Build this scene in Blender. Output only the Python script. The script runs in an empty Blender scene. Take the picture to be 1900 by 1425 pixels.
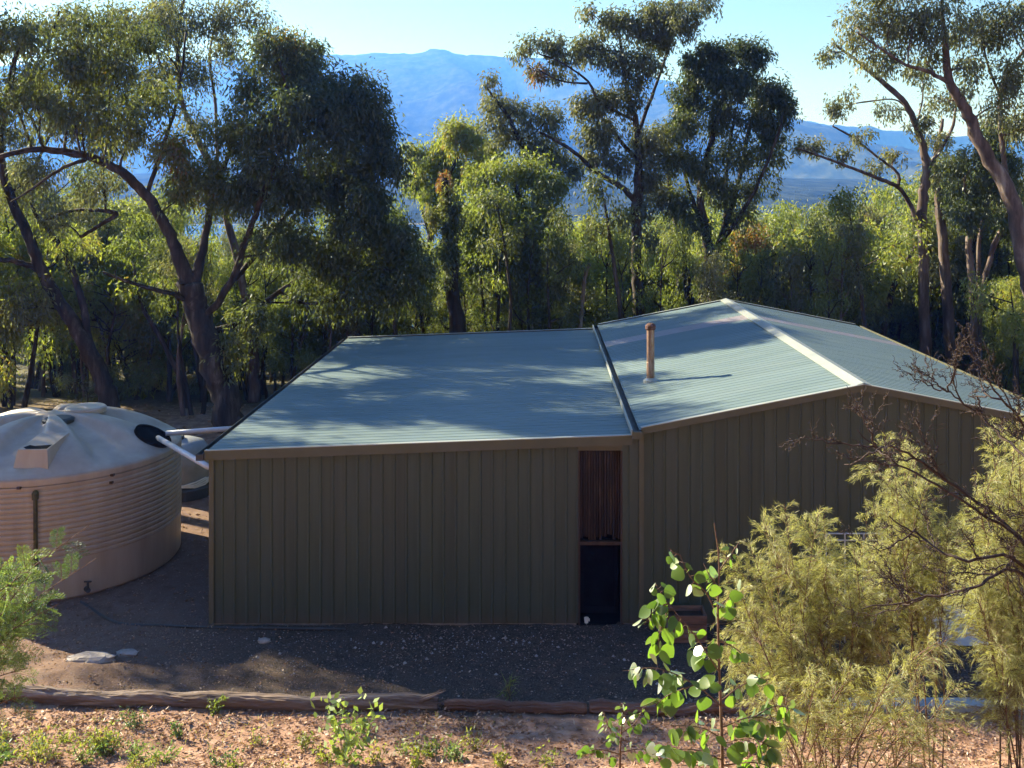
import bpy, math, random
import numpy as np
from mathutils import Vector, Matrix

# ------------------------------------------------------------------ camera, sky, sun, exposure
SC = bpy.context.scene
COL = SC.collection
F = 1920.0            # focal length in pixels of the 1900 px wide photograph
CX, CY = 1003.0, 342.0  # where the depth axis meets the picture
CZ = 6.82             # eye height above the yard

cam_d = bpy.data.cameras.new('camera')
cam = bpy.data.objects.new('camera', cam_d)
COL.objects.link(cam)
cam.location = (0, 0, CZ)
cam.rotation_euler = (math.radians(90), 0, 0)
cam_d.sensor_width = 36
cam_d.sensor_fit = 'HORIZONTAL'
cam_d.lens = 36 * F / 1900
cam_d.shift_x = (950 - CX) / 1900
cam_d.shift_y = -(712.5 - CY) / 1900
cam_d.clip_start = 0.1
cam_d.clip_end = 20000
SC.camera = cam

SUN_EL = math.radians(27.7)
SUN_AZ = math.atan2(-0.855, 0.518)       # compass-like angle from +Y towards +X
SUN_DIR = Vector((math.sin(SUN_AZ) * math.cos(SUN_EL), math.cos(SUN_AZ) * math.cos(SUN_EL), math.sin(SUN_EL)))

W = bpy.data.worlds.new('World')
SC.world = W
W.use_nodes = True
wn = W.node_tree
for n in list(wn.nodes):
    wn.nodes.remove(n)
wo = wn.nodes.new('ShaderNodeOutputWorld')
wb = wn.nodes.new('ShaderNodeBackground')
ws = wn.nodes.new('ShaderNodeTexSky')
ws.sky_type = 'NISHITA'
ws.sun_disc = False
ws.sun_elevation = SUN_EL
ws.sun_rotation = SUN_AZ
ws.altitude = 300
ws.air_density = 1.2
ws.dust_density = 0.35
ws.ozone_density = 4.5
wn.links.new(ws.outputs[0], wb.inputs[0])
wb.inputs[1].default_value = 0.05
wn.links.new(wb.outputs[0], wo.inputs[0])

sun_d = bpy.data.lights.new('sun', 'SUN')
sun = bpy.data.objects.new('sun', sun_d)
COL.objects.link(sun)
sun.rotation_euler = SUN_DIR.to_track_quat('Z', 'Y').to_euler()
sun.location = (-40, 30, 40)
sun_d.energy = 5.0
sun_d.angle = math.radians(0.53)
sun_d.color = (1.0, 0.95, 0.93)

SC.view_settings.view_transform = 'Standard'
SC.view_settings.look = 'None'
SC.view_settings.gamma = 1
SC.view_settings.exposure = 1.9
SC.view_settings.use_curve_mapping = False

SC.render.engine = 'CYCLES'
SC.cycles.use_denoising = True
SC.cycles.max_bounces = 4
SC.cycles.diffuse_bounces = 2
SC.cycles.glossy_bounces = 2
SC.cycles.transmission_bounces = 3
SC.cycles.volume_bounces = 0
SC.cycles.transparent_max_bounces = 6
SC.cycles.caustics_reflective = False
SC.cycles.caustics_refractive = False
SC.cycles.use_adaptive_sampling = True
SC.cycles.adaptive_threshold = 0.02

random.seed(7)
RNG = np.random.default_rng(11)


def P(x, y, Z):
    """a point at depth Z seen at picture position x, y"""
    return Vector(((x - CX) / F * Z, Z, CZ - (y - CY) / F * Z))


# ------------------------------------------------------------------ noise and terrain
def vnoise(x, y, seed=0):
    xi = np.floor(x).astype(np.int64); yi = np.floor(y).astype(np.int64)
    fx = x - xi; fy = y - yi
    fx = fx * fx * (3 - 2 * fx); fy = fy * fy * (3 - 2 * fy)

    def hsh(a, b):
        h = (a * 374761393 + b * 668265263 + seed * 1442695041) & 0xffffffff
        h = ((h ^ (h >> 13)) * 1274126177) & 0xffffffff
        return ((h ^ (h >> 16)) & 0xffff) / 65535.0
    a = hsh(xi, yi); b = hsh(xi + 1, yi); c = hsh(xi, yi + 1); d = hsh(xi + 1, yi + 1)
    return (a * (1 - fx) + b * fx) * (1 - fy) + (c * (1 - fx) + d * fx) * fy - 0.5


def fbm(x, y, seed=0, octv=4):
    s = 0; a = 1.0
    for k in range(octv):
        s = s + a * vnoise(x * 2 ** k, y * 2 ** k, seed + k)
        a *= 0.5
    return s


PY = [-300, -60, -20, 1.5, 10.6, 11.2, 12.0, 12.9, 13.5, 16, 31, 60, 130, 400, 6000]
PZ = [50, 22, 12, 5.15, 0.55, 0.36, 0.17, 0.04, 0.0, 0.0, -0.1, -3.2, -13.5, -13.5, -13.5]


def ground_h(x, y):
    x = np.asarray(x, float); y = np.asarray(y, float)
    z = np.interp(y, PY, PZ)
    near = np.clip(1 - np.abs(y - 11) / 4.0, 0, 1)
    yard = np.clip((y - 12.5) / 1.0, 0, 1) * np.clip((40 - y) / 10, 0, 1)
    z = z + near * 0.10 * fbm(x * 0.9, y * 1.3, 3) + near * 0.05 * fbm(x * 4, y * 5, 9)
    left = np.clip((-3.2 - x) / 3.0, 0, 1) * np.clip((15.6 - y) / 1.0, 0, 1) * np.clip((y - 12.6), 0, 1)
    z = z + yard * (0.03 * fbm(x * 1.2, y * 1.6, 5) + .022 * fbm(x * 5, y * 6, 6)) + left * 0.10 * (fbm(x * 1.1, y * 1.6, 21) + 0.35)
    far = np.clip((y - 30) / 20, 0, 1)
    z = z + far * 1.2 * fbm(x * 0.06, y * 0.06, 13)
    return z


def gz(x, y):
    return float(ground_h(x, y))


# ------------------------------------------------------------------ materials
def nodes_of(name):
    m = bpy.data.materials.new(name)
    m.use_nodes = True
    nt = m.node_tree
    return m, nt, nt.nodes['Principled BSDF'], nt.nodes['Material Output']


def N(nt, kind, **kw):
    n = nt.nodes.new(kind)
    for k, v in kw.items():
        if k.startswith('i_'):
            n.inputs[k[2:].replace('_', ' ')].default_value = v
        else:
            setattr(n, k, v)
    return n


def ramp(nt, stops):
    r = nt.nodes.new('ShaderNodeValToRGB')
    e = r.color_ramp.elements
    while len(e) < len(stops):
        e.new(0.5)
    for el, (p, c) in zip(e, stops):
        el.position = p
        el.color = (c[0], c[1], c[2], 1)
    return r


def noise_mat(name, stops, scale=5, detail=4, rough=0.7, bump=0.0, bscale=None, stretch=(1, 1, 1), spec=0.3, objvar=0.0, metallic=0.0, coords='Object'):
    m, nt, b, o = nodes_of(name)
    tc = N(nt, 'ShaderNodeTexCoord')
    mp = N(nt, 'ShaderNodeMapping')
    mp.inputs['Scale'].default_value = stretch
    nt.links.new(tc.outputs[coords], mp.inputs[0])
    nz = N(nt, 'ShaderNodeTexNoise')
    nz.inputs['Scale'].default_value = scale
    nz.inputs['Detail'].default_value = detail
    nz.inputs['Roughness'].default_value = 0.6
    nt.links.new(mp.outputs[0], nz.inputs['Vector'])
    r = ramp(nt, stops)
    nt.links.new(nz.outputs[0], r.inputs[0])
    last = r.outputs[0]
    if objvar:
        oi = N(nt, 'ShaderNodeObjectInfo')
        mr = N(nt, 'ShaderNodeMapRange')
        mr.inputs['To Min'].default_value = 1 - objvar
        mr.inputs['To Max'].default_value = 1 + objvar
        nt.links.new(oi.outputs['Random'], mr.inputs['Value'])
        hs = N(nt, 'ShaderNodeHueSaturation')
        nt.links.new(mr.outputs[0], hs.inputs['Value'])
        nt.links.new(last, hs.inputs['Color'])
        last = hs.outputs[0]
    nt.links.new(last, b.inputs['Base Color'])
    b.inputs['Roughness'].default_value = rough
    b.inputs['Specular IOR Level'].default_value = spec
    b.inputs['Metallic'].default_value = metallic
    if bump:
        n2 = N(nt, 'ShaderNodeTexNoise')
        n2.inputs['Scale'].default_value = bscale or scale * 3
        n2.inputs['Detail'].default_value = 5
        nt.links.new(mp.outputs[0], n2.inputs['Vector'])
        bp = N(nt, 'ShaderNodeBump')
        bp.inputs['Strength'].default_value = bump
        bp.inputs['Distance'].default_value = 0.03
        nt.links.new(n2.outputs[0], bp.inputs['Height'])
        nt.links.new(bp.outputs[0], b.inputs['Normal'])
    return m


def leaf_mat(name, stops, trans=0.4, gloss=0.035, rough=0.5, tgain=1.5):
    m, nt, b, o = nodes_of(name)
    nt.nodes.remove(b)
    at = N(nt, 'ShaderNodeAttribute', attribute_name='tint')
    r = ramp(nt, stops)
    nt.links.new(at.outputs['Fac'], r.inputs[0])
    d = N(nt, 'ShaderNodeBsdfDiffuse')
    t = N(nt, 'ShaderNodeBsdfTranslucent')
    g = N(nt, 'ShaderNodeBsdfGlossy')
    g.inputs['Roughness'].default_value = rough
    g.inputs['Color'].default_value = (0.9, 0.95, 1, 1)
    nt.links.new(r.outputs[0], d.inputs['Color'])
    mul = N(nt, 'ShaderNodeVectorMath', operation='MULTIPLY')
    mul.inputs[1].default_value = (tgain * 1.1, tgain * 1.1, tgain * 0.55)
    nt.links.new(r.outputs[0], mul.inputs[0])
    nt.links.new(mul.outputs[0], t.inputs['Color'])
    m1 = N(nt, 'ShaderNodeMixShader')
    m1.inputs[0].default_value = trans
    nt.links.new(d.outputs[0], m1.inputs[1]); nt.links.new(t.outputs[0], m1.inputs[2])
    m2 = N(nt, 'ShaderNodeMixShader')
    m2.inputs[0].default_value = gloss
    nt.links.new(m1.outputs[0], m2.inputs[1]); nt.links.new(g.outputs[0], m2.inputs[2])
    nt.links.new(m2.outputs[0], o.inputs['Surface'])
    return m


M = {}
# foliage tint: 0 dark, 0.5 olive, 0.8 yellow-green, 1 red-brown
M['euc'] = leaf_mat('eucalypt_leaf', [(0, (.034, .050, .026)), (.4, (.070, .090, .038)), (.7, (.12, .135, .045)), (.88, (.18, .175, .050)), (1, (.19, .085, .035))], trans=.47)
M['euc_grey'] = leaf_mat('grey_eucalypt_leaf', [(0, (.055, .068, .048)), (.5, (.11, .122, .070)), (.85, (.17, .16, .066)), (1, (.17, .085, .045))], trans=.46)
M['fresh'] = leaf_mat('fresh_leaf', [(0, (.050, .072, .022)), (.5, (.105, .135, .036)), (.85, (.18, .20, .048)), (1, (.19, .13, .05))], trans=0.5, tgain=1.9)
M['feather'] = leaf_mat('feathery_leaf', [(0, (.15, .10, .065)), (.3, (.19, .165, .08)), (.65, (.30, .32, .13)), (1, (.46, .44, .24))], trans=0.45, tgain=1.3, gloss=0.03)
M['wattle'] = leaf_mat('wattle_leaf', [(0, (.040, .075, .040)), (.6, (.10, .17, .06)), (1, (.26, .34, .10))], trans=0.4, tgain=1.3)
M['litter'] = leaf_mat('leaf_litter', [(0, (.13, .07, .045)), (.4, (.27, .15, .10)), (.8, (.42, .28, .20)), (1, (.52, .43, .36))], trans=0.1, gloss=0.03, tgain=1.0)
M['bark'] = noise_mat('dark_bark', [(.32, (.012, .010, .009)), (.52, (.040, .031, .026)), (.62, (.075, .058, .048)), (.72, (.16, .135, .115))], 4.5, 8, .9, .8, 14, (1, 1, .18))
M['bark_red'] = noise_mat('reddish_bark', [(.32, (.032, .022, .020)), (.5, (.10, .070, .060)), (.6, (.16, .12, .105)), (.7, (.27, .225, .20))], 4, 8, .85, .6, 12, (1, 1, .18))
M['bark_pale'] = noise_mat('pale_bark', [(.3, (.10, .08, .065)), (.55, (.22, .18, .15)), (.75, (.34, .29, .25))], 5, 6, .85, .5, 12, (1, 1, .2))
M['char'] = noise_mat('charred_bark', [(.3, (.012, .010, .010)), (.6, (.035, .028, .024)), (.8, (.08, .055, .04))], 6, 6, .95, .8, 14, (1, 1, .2))
M['twig'] = noise_mat('dead_twig_bark', [(.3, (.020, .014, .014)), (.7, (.07, .045, .04))], 30, 3, .8)
M['stem'] = noise_mat('brown_stem_bark', [(.3, (.07, .04, .028)), (.7, (.17, .10, .07))], 40, 3, .8)


# ------------------------------------------------------------------ mesh helpers
class MB:
    """collects vertices and faces, builds ONE mesh"""
    def __init__(s):
        s.v = []; s.f = []

    def add(s, vs, fs):
        o = len(s.v)
        s.v.extend([tuple(v) for v in vs])
        s.f.extend([tuple(i + o for i in f) for f in fs])

    def box(s, x0, x1, y0, y1, z0, z1):
        s.add([(x0, y0, z0), (x1, y0, z0), (x1, y1, z0), (x0, y1, z0), (x0, y0, z1), (x1, y0, z1), (x1, y1, z1), (x0, y1, z1)],
              [(0, 3, 2, 1), (4, 5, 6, 7), (0, 1, 5, 4), (1, 2, 6, 5), (2, 3, 7, 6), (3, 0, 4, 7)])

    def tube(s, pts, rads, n=8, caps=True, wob=0.0):
        pts = [Vector(p) for p in pts]
        k = len(pts)
        o = len(s.v)
        t = (pts[1] - pts[0]).normalized()
        a = t.orthogonal().normalized()
        for i in range(k):
            if i == 0: t = pts[1] - pts[0]
            elif i == k - 1: t = pts[-1] - pts[-2]
            else: t = pts[i + 1] - pts[i - 1]
            t.normalize()
            a = a - t * a.dot(t)
            if a.length < 1e-6: a = t.orthogonal()
            a.normalize()
            b = t.cross(a)
            for j in range(n):
                an = 2 * math.pi * j / n
                r = rads[i] * (1 + (random.uniform(-wob, wob) if wob else 0))
                s.v.append(tuple(pts[i] + (a * math.cos(an) + b * math.sin(an)) * r))
        for i in range(k - 1):
            for j in range(n):
                j2 = (j + 1) % n
                s.f.append((o + i * n + j, o + i * n + j2, o + (i + 1) * n + j2, o + (i + 1) * n + j))
        if caps:
            s.f.append(tuple(o + j for j in range(n - 1, -1, -1)))
            s.f.append(tuple(o + (k - 1) * n + j for j in range(n)))

    def lathe(s, prof, cx, cy, n=48, cap=True):
        o = len(s.v)
        for (r, z) in prof:
            for j in range(n):
                an = 2 * math.pi * j / n
                s.v.append((cx + r * math.cos(an), cy + r * math.sin(an), z))
        for i in range(len(prof) - 1):
            for j in range(n):
                j2 = (j + 1) % n
                s.f.append((o + i * n + j, o + i * n + j2, o + (i + 1) * n + j2, o + (i + 1) * n + j))
        if cap:
            s.f.append(tuple(o + j for j in range(n - 1, -1, -1)))
            s.f.append(tuple(o + (len(prof) - 1) * n + j for j in range(n)))

    def mesh(s, name, mat, smooth=False):
        me = bpy.data.meshes.new(name)
        me.from_pydata(s.v, [], s.f)
        if smooth:
            me.polygons.foreach_set('use_smooth', [True] * len(me.polygons))
        if mat: me.materials.append(mat)
        me.update()
        return me

    def build(s, name, mat, parent=None, smooth=False, loc=None):
        return link(name, s.mesh(name, mat, smooth), parent, loc)


def link(name, me, parent=None, loc=None):
    o = bpy.data.objects.new(name, me)
    COL.objects.link(o)
    if parent: o.parent = parent
    if loc is not None: o.location = loc
    return o


def tag(o, label=None, cat=None, group=None, kind=None):
    if label: o['label'] = label
    if cat: o['category'] = cat
    if group: o['group'] = group
    if kind: o['kind'] = kind
    return o


def thing(name, label, cat, loc=(0, 0, 0), group=None):
    o = bpy.data.objects.new(name, None)
    COL.objects.link(o)
    o.location = loc
    o.empty_display_size = 0.3
    return tag(o, label, cat, group)


def quad_mesh(name, verts, mat, tint):
    """verts (n,4,3) array -> a mesh of n separate quads with a tint per face"""
    n = len(verts)
    me = bpy.data.meshes.new(name)
    me.vertices.add(n * 4)
    me.vertices.foreach_set('co', verts.reshape(-1).astype(np.float32))
    me.loops.add(n * 4)
    me.loops.foreach_set('vertex_index', np.arange(n * 4, dtype=np.int32))
    me.polygons.add(n)
    me.polygons.foreach_set('loop_start', np.arange(n, dtype=np.int32) * 4)
    at = me.attributes.new('tint', 'FLOAT', 'FACE')
    at.data.foreach_set('value', np.clip(tint, 0, 1).astype(np.float32))
    me.materials.append(mat)
    me.update()
    return me


def norm(a):
    return a / np.maximum(np.linalg.norm(a, axis=-1, keepdims=True), 1e-9)


def leaf_quads(base, d, L, Wd, rng, fold=0.0):
    """rhombus leaves: base (n,3), direction d (n,3), length and width arrays"""
    n = len(base)
    d = norm(d)
    r = norm(rng.normal(size=(n, 3)))
    s = norm(np.cross(d, r))
    L = np.broadcast_to(L, (n,))[:, None]; Wd = np.broadcast_to(Wd, (n,))[:, None]
    mid = base + d * L * 0.42
    v = np.empty((n, 4, 3))
    v[:, 0] = base
    v[:, 1] = mid + s * Wd * 0.5
    v[:, 2] = base + d * L
    v[:, 3] = mid - s * Wd * 0.5
    if fold:
        nn = np.cross(s, d)
        v[:, 2] += nn * L * fold * rng.uniform(-1, 1, (n, 1))
    return v


def smooth_path(pts, sub=5):
    """Catmull-Rom through rows [x,y,z,r]"""
    p = np.array(pts, float)
    p = np.vstack([2 * p[0] - p[1], p, 2 * p[-1] - p[-2]])
    out = []
    for i in range(1, len(p) - 2):
        for k in range(sub):
            t = k / sub
            out.append(0.5 * ((2 * p[i]) + (-p[i - 1] + p[i + 1]) * t + (2 * p[i - 1] - 5 * p[i] + 4 * p[i + 1] - p[i + 2]) * t * t + (-p[i - 1] + 3 * p[i] - 3 * p[i + 1] + p[i + 2]) * t ** 3))
    out.append(p[-2])
    return np.array(out)


# ------------------------------------------------------------------ the ground, lake, mountain
def axis(dense0, dense1, step, lo, hi, grow=1.28):
    a = list(np.arange(dense0, dense1 + 1e-6, step))
    s = step; x = a[0]; left = []
    while x > lo:
        s *= grow; x -= s; left.append(max(x, lo))
    s = step; x = a[-1]; right = []
    while x < hi:
        s *= grow; x += s; right.append(min(x, hi))
    return np.array(left[::-1] + a + right)


def grid_mesh(name, X, Y, Zv, mat):
    ny, nx = Zv.shape
    co = np.stack([np.broadcast_to(X[None, :], Zv.shape), np.broadcast_to(Y[:, None], Zv.shape), Zv], -1).reshape(-1, 3)
    me = bpy.data.meshes.new(name)
    me.vertices.add(len(co)); me.vertices.foreach_set('co', co.reshape(-1).astype(np.float32))
    i = (np.arange(ny - 1)[:, None] * nx + np.arange(nx - 1)[None, :]).reshape(-1)
    q = np.stack([i, i + 1, i + nx + 1, i + nx], -1).astype(np.int32)
    me.loops.add(q.size); me.loops.foreach_set('vertex_index', q.reshape(-1))
    me.polygons.add(len(q)); me.polygons.foreach_set('loop_start', np.arange(len(q), dtype=np.int32) * 4)
    me.polygons.foreach_set('use_smooth', np.ones(len(q), dtype=bool))
    me.materials.append(mat); me.update()
    return me


def ground_material():
    m, nt, b, o = nodes_of('earth_and_gravel')
    L = nt.links.new
    ge = N(nt, 'ShaderNodeNewGeometry')
    sp = N(nt, 'ShaderNodeSeparateXYZ'); L(ge.outputs['Position'], sp.inputs[0])
    def noise(scale, detail=5, rough=.6):
        n = N(nt, 'ShaderNodeTexNoise'); n.inputs['Scale'].default_value = scale; n.inputs['Detail'].default_value = detail
        n.inputs['Roughness'].default_value = rough; L(ge.outputs['Position'], n.inputs['Vector']); return n
    n_big, n_mid, n_fine = noise(.7), noise(5), noise(45, 3)
    soil = ramp(nt, [(.3, (.13, .072, .050)), (.5, (.29, .168, .115)), (.7, (.42, .28, .205))])
    L(n_mid.outputs[0], soil.inputs[0])
    grav = ramp(nt, [(.3, (.030, .022, .018)), (.52, (.066, .050, .041)), (.66, (.12, .094, .078)), (.78, (.25, .20, .165))])
    L(n_fine.outputs[0], grav.inputs[0])
    # gravel pad between the shed and the logs, fading into bare earth on the left and towards the bank
    def rng_(out, a, b_, c=0., d=1.):
        r = N(nt, 'ShaderNodeMapRange'); r.inputs['From Min'].default_value = a; r.inputs['From Max'].default_value = b_
        r.inputs['To Min'].default_value = c; r.inputs['To Max'].default_value = d; L(out, r.inputs['Value']); return r.outputs[0]
    def mth(op, a, c=None, v=None):
        n = N(nt, 'ShaderNodeMath', operation=op); L(a, n.inputs[0])
        if c is not None: L(c, n.inputs[1])
        if v is not None: n.inputs[1].default_value = v
        return n.outputs[0]
    wob = mth('MULTIPLY', mth('SUBTRACT', n_big.outputs[0], v=.5), v=2.4)
    yy = mth('ADD', sp.outputs['Y'], wob); xx = mth('ADD', sp.outputs['X'], wob)
    msk = mth('MULTIPLY', rng_(yy, 13.2, 13.7), rng_(yy, 33, 24))
    msk = mth('MULTIPLY', msk, rng_(xx, -7.6, -4.0, .5, 1.))
    mid2 = rng_(n_mid.outputs[0], .3, .7, .75, 1.15)
    msk = mth('MULTIPLY', msk, mid2)
    mx = N(nt, 'ShaderNodeMix', data_type='RGBA'); L(msk, mx.inputs[0]); L(soil.outputs[0], mx.inputs[6]); L(grav.outputs[0], mx.inputs[7])
    far = rng_(sp.outputs['Y'], 28, 36)
    fg = ramp(nt, [(.35, (.075, .062, .036)), (.6, (.12, .11, .055))]); L(n_mid.outputs[0], fg.inputs[0])
    mx2 = N(nt, 'ShaderNodeMix', data_type='RGBA'); L(far, mx2.inputs[0]); L(mx.outputs[2], mx2.inputs[6]); L(fg.outputs[0], mx2.inputs[7])
    L(mx2.outputs[2], b.inputs['Base Color'])
    b.inputs['Roughness'].default_value = .95; b.inputs['Specular IOR Level'].default_value = .15
    bp = N(nt, 'ShaderNodeBump'); bp.inputs['Strength'].default_value = .6; bp.inputs['Distance'].default_value = .03
    ad = mth('ADD', mth('MULTIPLY', n_fine.outputs[0], v=.6), n_mid.outputs[0]); L(ad, bp.inputs['Height'])
    L(bp.outputs[0], b.inputs['Normal'])
    return m


gx = axis(-9.5, 9.5, .085, -3000, 3000)
gy = axis(9.2, 17.2, .075, -280, 4950)
GX, GY = np.meshgrid(gx, gy)
tag(link('ground', grid_mesh('ground', gx, gy, ground_h(GX, GY), ground_material())), 'bare reddish earth and dark gravel yard around the shed', 'ground', kind='structure')

wm, wnt, wbs, _ = nodes_of('lake_water')
wbs.inputs['Base Color'].default_value = (.03, .06, .10, 1); wbs.inputs['Roughness'].default_value = .12
tag(link('lake', grid_mesh('lake', np.linspace(-900, 900, 12), np.linspace(128, 470, 10), np.full((10, 12), -11.5), wm)), 'pale blue lake water beyond the trees', 'lake', kind='structure')

mm = noise_mat('forested_slope', [(.3, (.006, .012, .010)), (.5, (.026, .036, .020)), (.72, (.065, .075, .04))], .06, 8, 1.0, 0, spec=0, coords='Object', stretch=(1, .28, .6))
mx_ = np.linspace(-2900, 2900, 420); my_ = np.linspace(430, 4600, 300)
MX, MY = np.meshgrid(mx_, my_)
prof_x = np.array([-600, 0, 300, 600, 700, 760, 800, 850, 930, 1000, 1100, 1200, 1300, 1400, 1480, 1550, 1650, 1750, 1900, 2500])
prof_y = np.array([150, 120, 110, 104, 99, 101, 92, 98, 103, 106, 118, 140, 165, 200, 221, 229, 240, 252, 262, 300])
RY = 3200.0
ridge = CZ + (CY - np.interp(CX + mx_ / RY * F, prof_x, prof_y)) / F * RY
t = np.clip((MY - 1300) / (RY - 1300), 0, 1); t0 = np.clip((MY - 470) / (RY - 470), 0, 1)
shape = np.where(MY <= RY, t * .72 + t0 * .28, np.clip(1 - (MY - RY) / 1400, 0, 1))
spur = 1 - np.abs(fbm(MX / 480 + MY / 2600, MY / 2400 - MX / 5000, 31, 3)) * 2.6
amp = np.clip(t * (1 - t) ** .8 * 4.5, 0, 1) * (MY <= RY)
MZ = -16 + (ridge[None, :] + 16) * shape + amp * 150 * np.minimum(spur - .95, 0) + np.clip(t * 3, 0, 1) * (10 * fbm(MX / 60, MY / 90, 41, 3) + 4.5 * vnoise(MX / 9, MY / 9, 55))
tag(link('mountain', grid_mesh('mountain', mx_, my_, MZ, mm)), 'long forested mountain range fading blue behind the trees', 'mountain', kind='structure')

# ------------------------------------------------------------------ the shed
FY, BY = 16.0, 27.7
XL, XM, XR, XE = -5.12, 1.54, 4.975, 8.41
ZL, ZM, ZE, ZR = 2.69, 2.93, 3.045, 3.712
K = (ZR - ZE) / (XR - XM)


def cladding_material():
    m, nt, b, o = nodes_of('olive_wall_steel')
    L = nt.links.new
    oi = N(nt, 'ShaderNodeObjectInfo')
    ge = N(nt, 'ShaderNodeNewGeometry')
    mp = N(nt, 'ShaderNodeMapping'); mp.inputs['Scale'].default_value = (9, 9, .35); L(ge.outputs['Position'], mp.inputs[0])
    nz = N(nt, 'ShaderNodeTexNoise'); nz.inputs['Scale'].default_value = 1.5; nz.inputs['Detail'].default_value = 4; L(mp.outputs[0], nz.inputs['Vector'])
    r = ramp(nt, [(.25, (.042, .054, .038)), (.75, (.063, .076, .054))]); L(nz.outputs[0], r.inputs[0])
    hs = N(nt, 'ShaderNodeHueSaturation')
    mr = N(nt, 'ShaderNodeMapRange'); mr.inputs['To Min'].default_value = .93; mr.inputs['To Max'].default_value = 1.07
    L(oi.outputs['Random'], mr.inputs['Value']); L(mr.outputs[0], hs.inputs['Value'])
    mr2 = N(nt, 'ShaderNodeMapRange'); mr2.inputs['To Min'].default_value = .485; mr2.inputs['To Max'].default_value = .515
    mu = N(nt, 'ShaderNodeMath', operation='FRACT'); mm_ = N(nt, 'ShaderNodeMath', operation='MULTIPLY'); mm_.inputs[1].default_value = 7.31
    L(oi.outputs['Random'], mm_.inputs[0]); L(mm_.outputs[0], mu.inputs[0]); L(mu.outputs[0], mr2.inputs['Value']); L(mr2.outputs[0], hs.inputs['Hue'])
    L(r.outputs[0], hs.inputs['Color'])
    # splashed mud and dust on the lowest hand's breadth of the sheets
    sp = N(nt, 'ShaderNodeSeparateXYZ'); L(ge.outputs['Position'], sp.inputs[0])
    n2 = N(nt, 'ShaderNodeTexNoise'); n2.inputs['Scale'].default_value = 6; n2.inputs['Detail'].default_value = 5; L(ge.outputs['Position'], n2.inputs['Vector'])
    ms = N(nt, 'ShaderNodeMath', operation='MULTIPLY_ADD'); ms.inputs[1].default_value = .35; L(n2.outputs[0], ms.inputs[0]); L(sp.outputs['Z'], ms.inputs[2])
    md = N(nt, 'ShaderNodeMapRange'); md.inputs['From Min'].default_value = .44; md.inputs['From Max'].default_value = .16; md.inputs['To Max'].default_value = .5
    L(ms.outputs[0], md.inputs['Value'])
    mx = N(nt, 'ShaderNodeMix', data_type='RGBA'); L(md.outputs[0], mx.inputs[0]); L(hs.outputs[0], mx.inputs[6]); mx.inputs[7].default_value = (.10, .072, .054, 1)
    L(mx.outputs[2], b.inputs['Base Color'])
    b.inputs['Roughness'].default_value = .5; b.inputs['Specular IOR Level'].default_value = .3
    return m


M['wall'] = cladding_material()
M['roof'] = noise_mat('pale_green_roof_steel', [(.25, (.118, .165, .172)), (.5, (.140, .188, .192)), (.75, (.165, .212, .212))], 1.3, 6, .5, 0, spec=.18, objvar=.05, stretch=(.6, 3, 1), coords='Object')
M['skylight'] = noise_mat('pinkish_roof_sheet', [(.3, (.225, .20, .215)), (.7, (.28, .25, .265))], 3, 4, .4, 0, spec=.5)
M['cap'] = noise_mat('pale_flashing_steel', [(.3, (.26, .28, .265)), (.7, (.32, .335, .315))], 2, 4, .38, 0, spec=.5)
M['trim'] = noise_mat('olive_trim_steel', [(.3, (.078, .076, .050)), (.7, (.10, .096, .063))], 2, 4, .5, 0, spec=.3)
M['dark'] = noise_mat('dark_interior', [(.3, (.006, .006, .007)), (.7, (.012, .011, .012))], 4, 2, .8)
M['dark_metal'] = noise_mat('dark_gutter_steel', [(.3, (.03, .033, .035)), (.7, (.06, .062, .065))], 4, 3, .5)

shed = thing('metal_shed', 'long olive metal shed with pale green gable roof and low side roof', 'shed', (0, FY, 0))
SO = Vector((0, -FY, 0))   # the shed's parts are written in world coordinates


def spart(mb, name, mat, parent=shed, smooth=False):
    return mb.build(name, mat, parent, smooth, SO if parent is shed else None)


PW = .19


def top_z(x):
    if x < XM: return ZL + (ZM - ZL) * (x - XL) / (XM - XL) - .03
    if x < XR: return ZE + K * (x - XM) - .03
    return ZR - K * (x - XR) - .03


DX0, DX1, DZ = .583, 1.267, 2.70
prof = [(0, .008), (.003, 0), (.150, 0), (.158, -.008), (.178, -.008), (.187, 0), (PW, .008)]
cols = []
x = XL + .03
while x < XE - .05:
    w = min(PW, XE - .03 - x)
    cols.append((x, w)); x += w
for (x, w) in cols:
    for (a, b_) in ([(x, x + w)] if x + w <= DX0 or x >= DX1 else [(x, DX0), (DX1, x + w)]):
        if b_ - a < .02 or b_ > XE: continue
        ww = b_ - a
        mb = MB(); vs = []
        for (u, v) in prof:
            xx = a + u * ww / PW
            vs += [(xx, FY + v, .035), (xx, FY + v, top_z(xx))]
        mb.add(vs, [(2 * i, 2 * i + 2, 2 * i + 3, 2 * i + 1) for i in range(len(prof) - 1)])
        spart(mb, 'wall_panel', M['wall'])
# short panel above the door
mb = MB(); mb.box(DX0, DX1, FY + .004, FY + .02, DZ, top_z(DX0)); spart(mb, 'door_header', M['trim'])
# plinth behind the sheets, corner flashings, the wall that continues the gable past the corner
mb = MB(); mb.box(XL + .04, DX0 - .03, FY + .03, FY + .2, -.1, .06); mb.box(DX1 + .03, XE - .04, FY + .03, FY + .2, -.1, .06); spart(mb, 'concrete_slab', noise_mat('concrete', [(.3, (.16, .14, .12)), (.7, (.28, .25, .22))], 8, 5, .95, .4))
for xx in (XL, XM - .02, XE - .08):
    mb = MB(); zt = top_z(xx + .04) - .01
    mb.box(xx, xx + .075, FY - .03, FY - .022, .03, zt); mb.box(xx, xx + .008, FY - .022, FY + .075, .03, zt)
    spart(mb, 'corner_flashing', M['trim'])


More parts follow.
